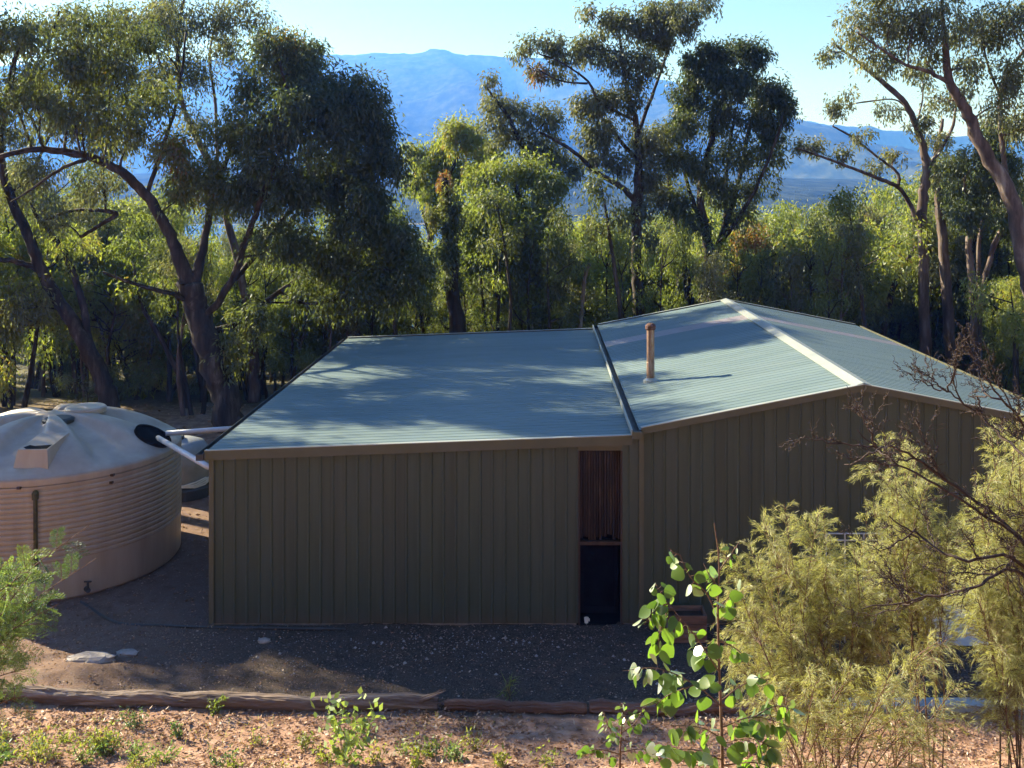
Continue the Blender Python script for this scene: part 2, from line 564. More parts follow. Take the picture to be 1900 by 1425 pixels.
def ribbed_wall(p0, p1, ztop, name):
    mb = MB(); d = Vector(p1) - Vector(p0); L_ = d.length; d.normalize(); nrm = Vector((d.y, -d.x, 0)); n = int(L_ / PW)
    rows = []
    for i in range(n):
        for (u, v) in prof[1:-1]:
            rows.append(Vector(p0) + d * (i * L_ / n + u) - nrm * v)
    vs = []
    for r in rows: vs += [(r.x, r.y, .035), (r.x, r.y, ztop(r.x))]
    mb.add(vs, [(2 * i, 2 * i + 2, 2 * i + 3, 2 * i + 1) for i in range(len(rows) - 1)])
    spart(mb, name, M['wall'])


ribbed_wall((XL, BY - .1, 0), (XL, FY + .1, 0), lambda x: ZL - .04, 'wall')
ribbed_wall((XE, FY + .1, 0), (XE, BY - .1, 0), lambda x: ZE - .04, 'wall')
ribbed_wall((XE - .05, BY - .05, 0), (XL + .05, BY - .05, 0), lambda x: top_z(x) - .02, 'wall')

# roof sheets: ribs run down the slope, each sheet .76 m wide and laid over the next
SW = .76


def roof_slope(x0, z0, x1, z1, sky=None):
    n = int(round((BY - FY + .10) / SW)); w = (BY - FY + .10) / n
    nx, nz_ = -(z1 - z0), (x1 - x0)
    ln = math.hypot(nx, nz_); nx /= ln; nz_ /= ln
    for i in range(n):
        y0 = FY - .05 + i * w
        pr = []
        for k in range(4):
            u = k * w / 4
            pr += [(u + .0, 0.0), (u + .035, 0.0), (u + .047, .007), (u + .067, .007), (u + .079, 0)]
        pr.append((w, .002))
        if i: pr[0] = (-.004, .003)
        mb = MB(); vs = []
        for (u, h) in pr:
            for (X, Z_) in ((x0, z0), (x1, z1)):
                vs.append((X + nx * h, y0 + u, Z_ + nz_ * h))
        mb.add(vs, [(2 * q, 2 * q + 1, 2 * q + 3, 2 * q + 2) for q in range(len(pr) - 1)])
        # drip edge under the low end so that the sheet has a thickness
        spart(mb, 'roof_sheet', M['skylight'] if i == sky else M['roof'])


roof_slope(XL - .05, ZL - .002, XM - .10, ZM)
roof_slope(XM - .02, ZE - .004, XR, ZR, sky=11)
roof_slope(XR, ZR, XE + .06, ZE - .012, sky=11)
# ridge cap in two wings
for s in (-1, 1):
    mb = MB(); x1 = XR + s * .16
    vs = [];
    for yy in (FY - .07, BY + .07):
        vs += [(XR, yy, ZR + .052), (x1, yy, ZR - K * .16 + .034), (x1 - s * .004, yy, ZR - K * .16 + .018)]
    mb.add(vs, [(0, 1, 4, 3), (1, 2, 5, 4)] if s > 0 else [(0, 3, 4, 1), (1, 4, 5, 2)])
    spart(mb, 'ridge_cap', M['cap'])
# barge cappings along the gable and the low roof, front and back


def barge(x0, z0, x1, z1, y, s, drop):
    mb = MB()
    # upright face
    o = y + s * .055
    vs = [(x0, o, z0 + .035), (x1, o, z1 + .035), (x1, o, z1 - drop), (x0, o, z0 - drop),
          (x0, o - s * .012, z0 - drop), (x1, o - s * .012, z1 - drop), (x1, o - s * .012, z1 + .03), (x0, o - s * .012, z0 + .03)]
    mb.add(vs, [(0, 1, 2, 3), (4, 5, 6, 7), (3, 2, 5, 4), (0, 3, 4, 7), (1, 6, 5, 2)])
    spart(mb, 'barge_board', M['trim'])
    mb = MB()
    q = [(x0, o + s * .006, z0 + .037), (x1, o + s * .006, z1 + .037), (x1, o - s * .075, z1 + .037), (x0, o - s * .075, z0 + .037)]
    q2 = [(a, b, c - .012) for (a, b, c) in q]
    mb.add(q + q2, [(0, 1, 2, 3), (7, 6, 5, 4), (0, 4, 5, 1), (1, 5, 6, 2), (2, 6, 7, 3), (3, 7, 4, 0)])
    spart(mb, 'barge_capping', M['cap'])


for (yy, s) in ((FY - .03, -1), (BY + .03, 1)):
    barge(XL - .05, ZL, XM - .13, ZM, yy, s, .12)
    barge(XM + .01, ZE, XR - .004, ZR - .001, yy, s, .075)
    barge(XR + .004, ZR - .001, XE + .03, ZE, yy, s, .075)
# gutters


def gutter(xc, zt, w, h, mat_in, name):
    mb = MB(); y0, y1 = FY - .10, BY + .10
    mb.box(xc - w / 2, xc - w / 2 + .012, y0, y1, zt - h, zt); mb.box(xc + w / 2 - .012, xc + w / 2, y0, y1, zt - h, zt + .012)
    mb.box(xc - w / 2 + .012, xc + w / 2 - .012, y0 + .01, y1 - .01, zt - h, zt - h + .012)
    mb.box(xc - w / 2 + .012, xc + w / 2 - .012, y0, y0 + .01, zt - h, zt - .004); mb.box(xc - w / 2 + .012, xc + w / 2 - .012, y1 - .01, y1, zt - h, zt - .004)
    return spart(mb, name, mat_in)


gutter(XM - .055, ZE - .012, .13, .095, M['dark_metal'], 'eave_gutter')
mb = MB(); mb.box(XM - .145, XM - .124, FY - .11, BY + .11, ZE - .075, ZE + .006); spart(mb, 'gutter_lip', M['cap'])
gutter(XL - .12, ZL - .02, .12, .10, M['dark_metal'], 'eave_gutter')
gutter(XE + .12, ZE - .03, .12, .10, M['trim'], 'eave_gutter')
# rainwater head where the two roofs meet at the front
mb = MB(); mb.box(XM - .13, XM + .03, FY - .16, FY - .10, ZE - .13, ZE - .02); spart(mb, 'gutter_stop', M['trim'])
# flue
M['flue'] = noise_mat('weathered_flue_steel', [(.32, (.12, .055, .035)), (.5, (.25, .15, .10)), (.7, (.40, .32, .25))], 5, 5, .5, 0, spec=.4, stretch=(3, 3, .8), metallic=.25)
M['rust'] = noise_mat('dark_rusty_steel', [(.3, (.05, .022, .015)), (.7, (.15, .07, .045))], 14, 5, .8)
fx, fy_ = 2.05, 19.29; fz = ZE + K * (fx - XM)
mb = MB(); mb.lathe([(.075, fz - .03), (.075, fz + .36), (.072, fz + .365), (.072, fz + .99)], fx, fy_, 20); fl = spart(mb, 'flue', M['flue'], smooth=False)
mb = MB(); mb.lathe([(.085, fz + .965), (.098, fz + .985), (.098, fz + 1.04), (.088, fz + 1.06), (.05, fz + 1.085)], fx, fy_, 20); mb.build('flue_cap', M['rust'], fl)
mb = MB(); mb.lathe([(.14, fz - .045), (.135, fz + .03), (.085, fz + .06), (.08, fz + .075)], fx, fy_, 20); mb.build('flashing_collar', M['cap'], fl)

# door bay: recess, upper screen of bamboo slats, lower dark doorway
mb = MB()
for (a, b_, c, d, e, f_) in ((DX0 - .02, DX0, FY + .02, FY + 1.6, .0, DZ), (DX1, DX1 + .02, FY + .02, FY + 1.6, .0, DZ), (DX0, DX1, FY + 1.6, FY + 1.62, .0, DZ), (DX0, DX1, FY + .02, FY + 1.6, DZ, DZ + .02), (DX0, DX1, FY + .02, FY + 1.6, -.02, .012)):
    mb.box(a, b_, c, d, e, f_)
spart(mb, 'door_recess', M['dark'])
M['bamboo'] = noise_mat('brown_bamboo', [(.3, (.010, .005, .004)), (.55, (.030, .014, .009)), (.8, (.13, .075, .045))], 2.2, 4, .45, 0, spec=.4, objvar=.5, stretch=(6, 6, 1))
M['jamb'] = noise_mat('dark_brown_timber', [(.3, (.030, .017, .012)), (.7, (.065, .038, .026))], 12, 4, .6, .3, stretch=(1, 1, .2))
ns = 15
for i in range(ns):
    w = (DX1 - DX0 - .06) / ns
    xa = DX0 + .03 + i * w
    mb = MB(); n_ = 5
    zb = 1.30 + random.uniform(0, .10)
    dpt = random.uniform(.03, .06)
    vs = []
    for zz in (zb, DZ - .015):
        for k in range(n_):
            u = k / (n_ - 1); vs.append((xa + .002 + u * (w - .005), FY + dpt + .018 * (2 * u - 1) ** 2, zz))
    mb.add(vs, [(k, k + 1, n_ + k + 1, n_ + k) for k in range(n_ - 1)])
    spart(mb, 'screen_slat', M['bamboo'])
for (a, b_, z0, z1) in ((DX0, DX0 + .03, 0, DZ), (DX1 - .03, DX1, 0, DZ)):
    mb = MB(); mb.box(a, b_, FY + .002, FY + .09, z0, z1); spart(mb, 'door_jamb', M['jamb'])
mb = MB(); mb.box(DX0 + .03, DX1 - .03, FY + .015, FY + .08, 1.235, 1.29); spart(mb, 'door_rail', M['jamb'])
M['black_door'] = noise_mat('black_door_mesh', [(.3, (.004, .004, .005)), (.7, (.010, .010, .011))], 6, 3, .5)
mb = MB(); M['black_door'].node_tree.nodes['Principled BSDF'].inputs['Specular IOR Level'].default_value = .05; M['black_door'].node_tree.nodes['Principled BSDF'].inputs['Roughness'].default_value = .95
M['dark'].node_tree.nodes['Principled BSDF'].inputs['Specular IOR Level'].default_value = .05
mb.box(DX0 + .04, DX1 - .04, FY + .36, FY + .39, .05, 1.22); dr = spart(mb, 'door', M['black_door'])
mb = MB()
for (a, b_, c, d) in ((DX0 + .04, DX0 + .1, .05, 1.22), (DX1 - .1, DX1 - .04, .05, 1.22), (DX0 + .1, DX1 - .1, .05, .17), (DX0 + .1, DX1 - .1, 1.14, 1.22)):
    mb.box(a, b_, FY + .34, FY + .358, c, d)
mb.build('door_frame', M['dark'], dr)
M['white'] = noise_mat('white_enamel', [(.3, (.70, .68, .64)), (.7, (.8, .79, .76))], 8, 3, .4)
mb = MB(); mb.lathe([(.028, .02), (.036, .10), (.034, .10), (.027, .03)], 0, 0, 18); mb.box(.034, .052, -.005, .005, .045, .085)
tag(mb.build('enamel_mug', M['white'], None, False, P(1088, 1160, FY + .05) * 1), 'small white mug on the doorway sill of the shed', 'mug').location.z = .0

# ------------------------------------------------------------------ water tanks, pipes
TX, TY, TR, TZ = -8.95, 18.9, 2.25, 2.05
M['tank'] = noise_mat('beige_tank_plastic', [(.25, (.285, .225, .178)), (.55, (.37, .298, .235)), (.8, (.44, .37, .30))], 1.1, 7, .38, .08, 20, (2.6, 2.6, .35), spec=.35)
tank = thing('water_tank', 'large round beige plastic water tank with ribbed wall and domed top', 'tank', (TX, TY, 0))
pr = [(TR - .03, 0), (TR, .04), (TR, .62)]
zz = .66
while zz < TZ - .22:
    pr += [(TR, zz), (TR + .012, zz + .02), (TR + .012, zz + .055), (TR - .006, zz + .07), (TR - .006, zz + .075)]; zz += .085
pr += [(TR + .01, TZ - .17), (TR + .014, TZ - .14), (TR - .014, TZ - .132), (TR - .014, TZ - .122), (TR + .012, TZ - .115), (TR + .012, TZ - .03), (TR - .01, TZ)]
mb = MB(); mb.lathe(pr, 0, 0, 128, cap=False); mb.build('tank_wall', M['tank'], tank, False)
# domed roof with deep radial folds and a flat crown
nr, na = 34, 192
vs = []; fs = []


def dome(r, th):
    u = r / TR
    base = .60 * (1 - u ** 1.9)
    c = math.cos(th * 7 + .9)
    fold = .085 * math.sin(math.pi * min(1, max(0, (u - .10) / .86))) ** .7 * math.tanh(2.6 * c)
    return TZ + .005 + base + fold


for i in range(nr + 1):
    r = TR * i / nr if i else .001
    for j in range(na):
        th = 2 * math.pi * j / na
        vs.append((r * math.cos(th), r * math.sin(th), dome(min(r, TR * .995), th) if i < nr else TZ - .004))
for i in range(nr):
    for j in range(na):
        j2 = (j + 1) % na
        fs.append((i * na + j, i * na + j2, (i + 1) * na + j2, (i + 1) * na + j))
mb = MB(); mb.add(vs, fs); mb.build('domed_top', M['tank'], tank, True)


def on_dome(px_, py_, Zc):
    p = P(px_, py_, Zc); return Vector((p.x - TX, p.y - TY, 0))


mb = MB(); mb.lathe([(.36, TZ + .56), (.36, TZ + .635), (.33, TZ + .66), (.02, TZ + .675)], .52, .28, 28); mb.build('manhole_lid', M['tank'], tank, False)
mb = MB(); mb.lathe([(.26, TZ + .50), (.27, TZ + .565), (.22, TZ + .59), (.02, TZ + .59)], .30, -.34, 24); mb.build('vent_cap', M['dark_metal'], tank, False)
# moulded box near the front edge with a flat dark patch painted as a torn opening's shade
a = math.radians(-69); bx, by = 1.62 * math.cos(a), 1.62 * math.sin(a)
mb = MB()
zb = TZ + .02
x0, x1, y0, y1 = bx - .24, bx + .24, by - .34, by + .45
mb.add([(x0 - .06, y0 - .08, zb), (x1 + .06, y0 - .08, zb), (x1 + .03, y1, zb + .36), (x0 - .03, y1, zb + .36), (x0, y0, zb + .38), (x1, y0, zb + .38), (x1, y1, zb + .47), (x0, y1, zb + .47)],
       [(0, 1, 5, 4), (1, 2, 6, 5), (2, 3, 7, 6), (3, 0, 4, 7), (4, 5, 6, 7)])
bxo = mb.build('inspection_box', M['tank'], tank, False)
mb = MB(); mb.add([(x0 + .12, y0 + .02, zb + .3845), (x1 - .02, y0 + .03, zb + .3857), (x1 - .02, y0 + .22, zb + .408), (x0 + .2, y0 + .16, zb + .4005), (x0 + .10, y0 + .2, zb + .4055), (x0 + .04, y0 + .1, zb + .394)], [(0, 1, 2, 3, 4, 5)])
mb.build('torn_opening_shade', M['dark'], bxo, False)
# inlet hole with strainer on the side towards the shed
ih = on_dome(283, 806, 18.75); ra = math.hypot(ih.x, ih.y); th = math.atan2(ih.y, ih.x)
ih.z = dome(ra, th)
mb = MB()
e = .05
nx_ = (dome(ra + e, th) - dome(ra - e, th)) / (2 * e)
rad = Vector((math.cos(th), math.sin(th), nx_)).normalized(); tan = Vector((-math.sin(th), math.cos(th), 0)); up = rad.cross(tan) * -1
if up.z < 0: up = -up
ring = []; n_ = 28
for (rr, hh) in ((.34, -.06), (.34, .045), (.30, .05), (.29, .02)):
    for j in range(n_):
        an = 2 * math.pi * j / n_; ring.append(ih + rad * math.cos(an) * rr + tan * math.sin(an) * rr + up * hh)
mb.add(ring, [(k * n_ + j, k * n_ + (j + 1) % n_, (k + 1) * n_ + (j + 1) % n_, (k + 1) * n_ + j) for k in range(3) for j in range(n_)] + [tuple(3 * n_ + j for j in range(n_))])
mb.build('inlet_strainer', M['dark'], tank, False)


def tank_pt(px_, z, out=.02):
    # a point on the visible tank wall in the direction of picture column px_
    d = Vector(((px_ - CX) / F, 1, 0)); A = d.length_squared; B = -2 * (TX * d.x + TY); Cc = TX * TX + TY * TY - TR * TR
    tt = (-B - math.sqrt(max(0, B * B - 4 * A * Cc))) / (2 * A); q = d * tt
    n = Vector((q.x - TX, q.y - TY, 0)).normalized()
    return Vector((q.x - TX, q.y - TY, z)) + n * out, n


a_, n_ = tank_pt(66, 1.78, .04)
b_, _ = tank_pt(67, .5, .04)
mb = MB(); mb.tube([a_, a_ * .5 + b_ * .5, b_], [.034, .034, .034], 8); mb.lathe([(.05, 1.72), (.055, 1.82), (.03, 1.86)], a_.x, a_.y, 12)
mb.build('level_gauge', noise_mat('mossy_black_tube', [(.35, (.02, .02, .014)), (.6, (.075, .065, .02)), (.75, (.02, .02, .015))], 9, 3, .6, stretch=(1, 1, .8)), tank)
for (xx_, zz_) in ((208, TZ - .13), (36, TZ - .13), (206, TZ - .25)):
    a_, n_ = tank_pt(xx_, zz_, .008)
    mb = MB(); mb.box(a_.x - .03, a_.x + .03, a_.y - .03, a_.y + .03, zz_ - .02, zz_ + .02); mb.build('hoop_clip', M['jamb'], tank)
a_, n_ = tank_pt(160, .12, -.01)
mb = MB(); mb.tube([a_, a_ + n_ * .13], [.04, .04], 10); c_ = a_ + n_ * .10; mb.tube([c_ + Vector((0, 0, .01)), c_ + Vector((0, 0, .13))], [.02, .02], 8); mb.box(c_.x - .06, c_.x + .06, c_.y - .012, c_.y + .012, c_.z + .13, c_.z + .15)
mb.build('outlet_valve', M['dark_metal'], tank)

M['pvc'] = noise_mat('white_pipe_plastic', [(.3, (.42, .42, .45)), (.7, (.52, .52, .55))], 4, 3, .35, spec=.5)
mb = MB(); p0 = Vector((ih.x + TX, ih.y + TY, ih.z)) + up * .03 + rad * .1
p1 = P(386, 866, 16.4)
mb.tube([p0, p0.lerp(p1, .5), p1, p1 + Vector((.10, .0, -.02)), p1 + Vector((.10, 0, -.35))], [.048] * 5, 12)
tag(mb.build('sloping_downpipe', M['pvc'], None, True), 'white sloping pipe from shed corner into the beige tank top', 'pipe')
mb = MB(); q0 = p0 + Vector((.05, .25, .02)); q1 = Vector((XL - .03, q0.y + .5, q0.z + .02))
mb.tube([q0, q0.lerp(q1, .5), q1], [.048] * 3, 12)
tag(mb.build('level_inlet_pipe', M['pvc'], None, True), 'white level pipe running from beige tank to shed side wall', 'pipe')
hp = [P(150, 1128, 16.9), P(215, 1150, 16.1), P(300, 1159, 16.0), P(392, 1161, 15.9), P(480, 1163, 15.86), P(640, 1166, 15.8)]
hp = smooth_path([[p.x, p.y, gz(p.x, p.y) + .018, .02] for p in hp], 8)
mb = MB(); mb.tube([r[:3] for r in hp], [.02] * len(hp), 8)
tag(mb.build('black_hose', M['dark_metal'], None, True), 'black plastic hose on the ground from the beige tank to the shed', 'hose')

# low grey tank behind, on a dark stand, hose coiled round its foot
M['grey_tank'] = noise_mat('grey_tank_plastic', [(.3, (.20, .21, .22)), (.7, (.30, .31, .33))], 3, 4, .5, spec=.4)
g = P(338, 905, 23.0)
gt = thing('grey_tank', 'low grey drum tank with rounded top behind the beige tank', 'tank', (g.x, g.y, 0))
mb = MB(); mb.lathe([(.56, .2), (.60, .24), (.61, .75), (.58, .95), (.46, 1.10), (.25, 1.18), (.02, 1.2)], 0, 0, 40); mb.build('tank_shell', M['grey_tank'], gt, True)
mb = MB(); mb.lathe([(.70, -.05), (.70, .16), (.66, .2), (.1, .2)], 0, 0, 28); mb.build('plinth', M['dark_metal'], gt)
mb = MB(); mb.lathe([(.13, 1.17), (.13, 1.24), (.10, 1.26), (.02, 1.26)], -.05, -.1, 18); mb.build('lid', M['dark_metal'], gt)
mb = MB(); pts = []
for k in range(60):
    an = k * .42; pts.append((.645 * math.cos(an), .645 * math.sin(an), .235 + .045 * math.sin(k * 1.3) + .0016 * k))
mb.tube(pts, [.018] * 60, 6)
tag(mb.build('hose_coil', M['white'], None, True, (g.x, g.y, 0)), 'pale hose coiled round the foot of the grey drum tank', 'hose')

# ------------------------------------------------------------------ logs and odds and ends
M['log'] = noise_mat('weathered_grey_log', [(.3, (.075, .048, .036)), (.5, (.17, .12, .095)), (.7, (.31, .25, .21))], 5, 7, .9, .9, 10, (.25, 2.2, 2.2))
M['log_red'] = noise_mat('reddish_brown_log', [(.3, (.07, .036, .025)), (.5, (.16, .088, .062)), (.7, (.26, .16, .12))], 4, 7, .85, .7, 10, (.25, 2.2, 2.2))


def log(name, label, x0, x1, y0, y1, r, mat, splinter=False):
    mb = MB(); n = 60; pts = []; rr = []
    for i in range(n + 1):
        u = i / n; x = x0 + (x1 - x0) * u; y = y0 + (y1 - y0) * u + .025 * math.sin(u * 9 + x0)
        pts.append((x, y, gz(x, y) + r * .82 + .008 * math.sin(u * 23)))
        rr.append(r * (1 + .07 * math.sin(u * 17 + x0) + .05 * math.sin(u * 41)))
    rr[0] *= .9; rr[-1] *= .85
    mb.tube(pts, rr, 26, True, .03)
    ph = [random.uniform(.82, 1.0) if random.random() < .45 else random.uniform(.97, 1.07) for _ in range(26)]
    for i in range(n + 1):
        c = Vector(pts[i])
        for j in range(26):
            w = ph[(j + int(i / 14)) % 26] * (1 + .035 * math.sin(i * 1.7 + j * 2.1) + random.uniform(-.03, .03)); v = Vector(mb.v[i * 26 + j]); mb.v[i * 26 + j] = tuple(c + (v - c) * w)
    o = mb.build(name, mat, None, False)
    tag(o, label, 'log', 'logs edging the gravel yard')
    if splinter:
        mb = MB(); e = Vector(pts[-1])
        for k in range(7):
            d = Vector((random.uniform(.5, 1), random.uniform(-.3, .3), random.uniform(.0, .5))).normalized()
            s = e + Vector((-.25, random.uniform(-.06, .06), random.uniform(-.02, .09)))
            mb.tube([s, s + d * .18, s + d * random.uniform(.28, .42)], [.03, .02, .004], 5)
        mb.build('splintered_end', mat, o)
    return o


log('edging_log', 'thick weathered grey log with splintered end edging the yard', P(-60, 1310, 13.6).x, P(812, 1310, 13.4).x, 13.62, 13.42, .098, M['log'], True)
log('edging_log', 'thin reddish brown log butted against the splintered grey log', P(826, 1310, 13.45).x, P(960, 1310, 13.45).x + .9, 13.42, 13.36, .070, M['log_red'])
log('edging_log', 'reddish brown log lying behind the round leaved sapling', P(960, 1310, 13.4).x + .93, P(1475, 1310, 13.3).x, 13.38, 13.28, .078, M['log_red'])
M['galv'] = noise_mat('dull_galvanised_steel', [(.3, (.34, .36, .36)), (.7, (.50, .52, .52))], 3, 5, .45, spec=.5, metallic=.3)
mb = MB(); xa, xb = P(1490, 1300, 13.4).x, P(1890, 1300, 13.5).x
mb.box(xa, xb, 13.30, 13.52, .075, .115); mb.box(xa, xb, 13.30, 13.33, .005, .075)
tag(mb.build('steel_beam', M['galv']), 'pale galvanised steel beam lying at the yard edge under the shrubs', 'beam')
# red-brown timber planter against the wall
pc = P(1272, 1150, 15.55)
pl = thing('timber_planter', 'small red brown timber box against the shed wall behind the sapling', 'box', (pc.x, pc.y, 0))
for k in range(3):
    z0 = .02 + k * .135
    mb = MB(); mb.box(-.29, .29, -.2, -.175, z0, z0 + .125); mb.build('plank', M['log_red'], pl)
    mb = MB(); mb.box(-.29, .29, .175, .2, z0, z0 + .125); mb.build('plank', M['log_red'], pl)
    for s in (-1, 1):
        mb = MB(); mb.box(s * .29 - (.025 if s > 0 else 0), s * .29 + (0 if s > 0 else .025), -.174, .174, z0, z0 + .125); mb.build('plank', M['log_red'], pl)
mb = MB(); mb.box(-.26, .26, -.17, .17, .0, .34); mb.build('soil', M['jamb'], pl)
# pale steel rack beside the gable wall
rc = P(1585, 990, 15.4)
rk = thing('steel_rack', 'pale tubular steel rack standing by the gable wall behind shrubs', 'rack', (rc.x, rc.y, 0))
zt = rc.z
for zz in (zt, zt - .10, zt - .55):
    mb = MB(); mb.tube([(-.42, 0, zz), (0, 0, zz), (.42, 0, zz)], [.012] * 3, 8); mb.build('rail', M['galv'], rk)
for s in (-.42, -.14, .14, .42):
    mb = MB(); mb.tube([(s, 0, 0), (s, 0, zt * .5), (s, 0, zt)], [.012] * 3, 8); mb.build('post', M['galv'], rk)
# grey sheet leaning on the wall
sc_ = P(1790, 1130, 15.5)
mb = MB(); w2 = .62
mb.add([(-w2, -.25, .0), (w2, -.25, .0), (w2 - .08, .26, .75), (-w2, .26, .75), (-w2, -.23, .0), (w2, -.23, .0), (w2 - .08, .28, .75), (-w2, .28, .75)],
       [(0, 1, 2, 3), (7, 6, 5, 4), (0, 4, 5, 1), (1, 5, 6, 2), (2, 6, 7, 3), (3, 7, 4, 0)])
tag(mb.build('leaning_sheet', M['galv'], None, False, (sc_.x, sc_.y, .02)), 'grey metal sheet leaning on the gable wall behind feathery shrubs', 'sheet')


def rock(x, y, rx, ry, rz, label, seed):
    rg = np.random.default_rng(seed); mb = MB(); n1, n2 = 7, 12; vs = []
    for i in range(n1):
        ph = math.pi * (i + .5) / n1 - math.pi / 2
        for j in range(n2):
            th = 2 * math.pi * j / n2; k = 1 + rg.uniform(-.18, .18)
            vs.append((rx * math.cos(ph) * math.cos(th) * k, ry * math.cos(ph) * math.sin(th) * k, rz * math.sin(ph)))
    mb.add(vs, [(i * n2 + j, i * n2 + (j + 1) % n2, (i + 1) * n2 + (j + 1) % n2, (i + 1) * n2 + j) for i in range(n1 - 1) for j in range(n2)] + [tuple((n1 - 1) * n2 + j for j in range(n2))])
    tag(mb.build('flat_rock', M['rock'], None, False, (x, y, gz(x, y) + rz * .3)), label, 'rock', 'pale rocks in the yard')


M['rock'] = noise_mat('pale_rock', [(.3, (.20, .17, .155)), (.7, (.36, .32, .30))], 7, 6, .9, .5)
q = P(170, 1228, 14.75); rock(q.x, q.y, .34, .16, .07, 'wide pale flat rock in the yard below the beige tank', 3)
q = P(235, 1215, 15.0); rock(q.x, q.y, .16, .10, .05, 'smaller pale rock next to the wide flat rock', 4)
q = P(490, 1192, 15.4); rock(q.x, q.y, .10, .07, .05, 'small round pale rock on gravel by the long shed wall', 5)


def dashes(name, n, xr, yr, size, label, cat, mat, tint, seed, flat=.5, lift=.012):
    """small loose pieces strewn over the ground"""
    rg = np.random.default_rng(seed)
    x = rg.uniform(*xr, n); y = rg.uniform(*yr, n)
    keep = vnoise(x * 1.4, y * 1.4, seed) + .5 > rg.uniform(0, .8, n)
    x, y = x[keep], y[keep]; n = len(x)
    base = np.stack([x, y, ground_h(x, y) + lift + rg.uniform(0, lift, n)], -1)
    d = rg.normal(size=(n, 3)); d[:, 2] *= flat * .5
    L_ = size * rg.uniform(.5, 1.5, n)
    v = leaf_quads(base, d, L_, L_ * rg.uniform(.15, .5, n), rg, .2)
    return tag(link(name, quad_mesh(name, v, mat, tint(rg, n))), label, cat, kind='stuff')


dashes('leaf_litter', 64000, (-8.5, 8.5), (9.6, 13.6), .055, 'dry brown leaf litter strewn over the sunny bank', 'litter', M['litter'], lambda r, n: r.beta(2, 2, n), 5)
dashes('yard_litter', 14000, (-9.5, 8), (13.5, 16), .035, 'sparse dry leaves and bark bits over the yard gravel', 'litter', M['litter'], lambda r, n: r.beta(2, 2.5, n), 6)
dashes('tank_litter', 7000, (-11, -4.6), (14.6, 20), .04, 'dry leaves and bark scraps on the ground between the tank and the shed', 'litter', M['litter'], lambda r, n: r.beta(2, 3, n), 9)
dashes('forest_litter', 9000, (-16, 14), (19, 34), .09, 'fallen leaves and bark over the ground beside and behind the shed', 'litter', M['litter'], lambda r, n: r.beta(2, 2.5, n), 8)
# loose pale stones in the gravel
rg = np.random.default_rng(17); n = 620
mb = MB()
for k in range(n):
    cl = ((-1.0, 15.4, .8, .22), (-3.2, 15.0, 1.0, .4), (-.8, 14.9, 1.4, .5), (2.5, 14.6, 2.4, .6))[int(rg.integers(0, 4))]
    x = rg.normal(cl[0], cl[2]); y = min(15.9, rg.normal(cl[1], cl[3])); s = rg.uniform(.005, .016) * (2.4 if rg.random() < .08 else 1)
    z = gz(x, y); a = rg.uniform(0, 6.28); c, sn = math.cos(a) * s, math.sin(a) * s
    mb.add([(x + c, y + sn, z), (x - sn, y + c, z), (x - c * .8, y - sn, z), (x + sn, y - c, z), (x, y, z + s * .9)], [(0, 1, 4), (1, 2, 4), (2, 3, 4), (3, 0, 4)])
tag(mb.build('loose_stones', M['rock']), 'small pale stones scattered through the dark gravel', 'stones', kind='stuff')

# ------------------------------------------------------------------ trees


def crown_leaves(clumps, rng, L=.15, Wd=.036, per=46, sig=.24, hang=.75, tuft_tint=.16):
    """clumps: rows (cx,cy,cz, rx,ry,rz, n_leaves, tint) -> quads, tints, tuft centres"""
    Q = []; T = []; C = []
    for (cx, cy, cz, rx, ry, rz, n, tint) in clumps:
        nt = max(3, int(n / per))
        ks = int(rng.integers(7, 12))
        sub_ = norm(rng.normal(size=(ks, 3))) * (rng.uniform(.25, 1, (ks, 1)) ** .5) * .78
        sub_[:, 2] += .08
        u = sub_[rng.integers(0, ks, nt)] + norm(rng.normal(size=(nt, 3))) * (rng.uniform(0, 1, (nt, 1)) ** .5) * rng.uniform(.34, .5) * np.array([1.1, 1.1, .8])
        fill = rng.random(nt) < .3
        u = np.where(fill[:, None], norm(rng.normal(size=(nt, 3))) * (rng.uniform(0, 1, (nt, 1)) ** .4) * 1.08, u)
        c = np.array([cx, cy, cz]) + u * np.array([rx, ry, rz]) * .92
        C.append(c)
        m = rng.poisson(per, nt) + 4
        idx = np.repeat(np.arange(nt), m); k = len(idx)
        sg = (sig * rng.uniform(.6, 1.35, nt))[idx][:, None]
        off = norm(rng.normal(size=(k, 3))) * (rng.uniform(0, 1, (k, 1)) ** .45) * sg * 1.75 * np.array([.82, .82, 1.08]) - np.array([0, 0, .1])
        base = c[idx] + off
        d = norm(off + u[idx] * .15) * (1 - hang) * 1.6 + rng.normal(size=(k, 3)) * .42 + np.array([0, 0, -1.0]) * hang
        Q.append(leaf_quads(base, d, L * rng.uniform(.65, 1.3, k), Wd * rng.uniform(.7, 1.35, k), rng, .12))
        T.append(tint + rng.normal(0, tuft_tint * .55, nt)[idx] + rng.normal(0, tuft_tint * .6, k))
    return np.concatenate(Q), np.concatenate(T), C


def wander(a, b, n, amp, sag=0.0):
    a = np.array(a, float); b = np.array(b, float); L_ = np.linalg.norm(b - a)
    out = []
    o1 = RNG.normal(size=3) * amp * L_; o2 = RNG.normal(size=3) * amp * L_ * .5
    for i in range(n + 1):
        t_ = i / n
        out.append(a + (b - a) * t_ + o1 * math.sin(math.pi * t_) + o2 * math.sin(2 * math.pi * t_) + np.array([0, 0, sag * L_ * math.sin(math.pi * t_)]))
    return out


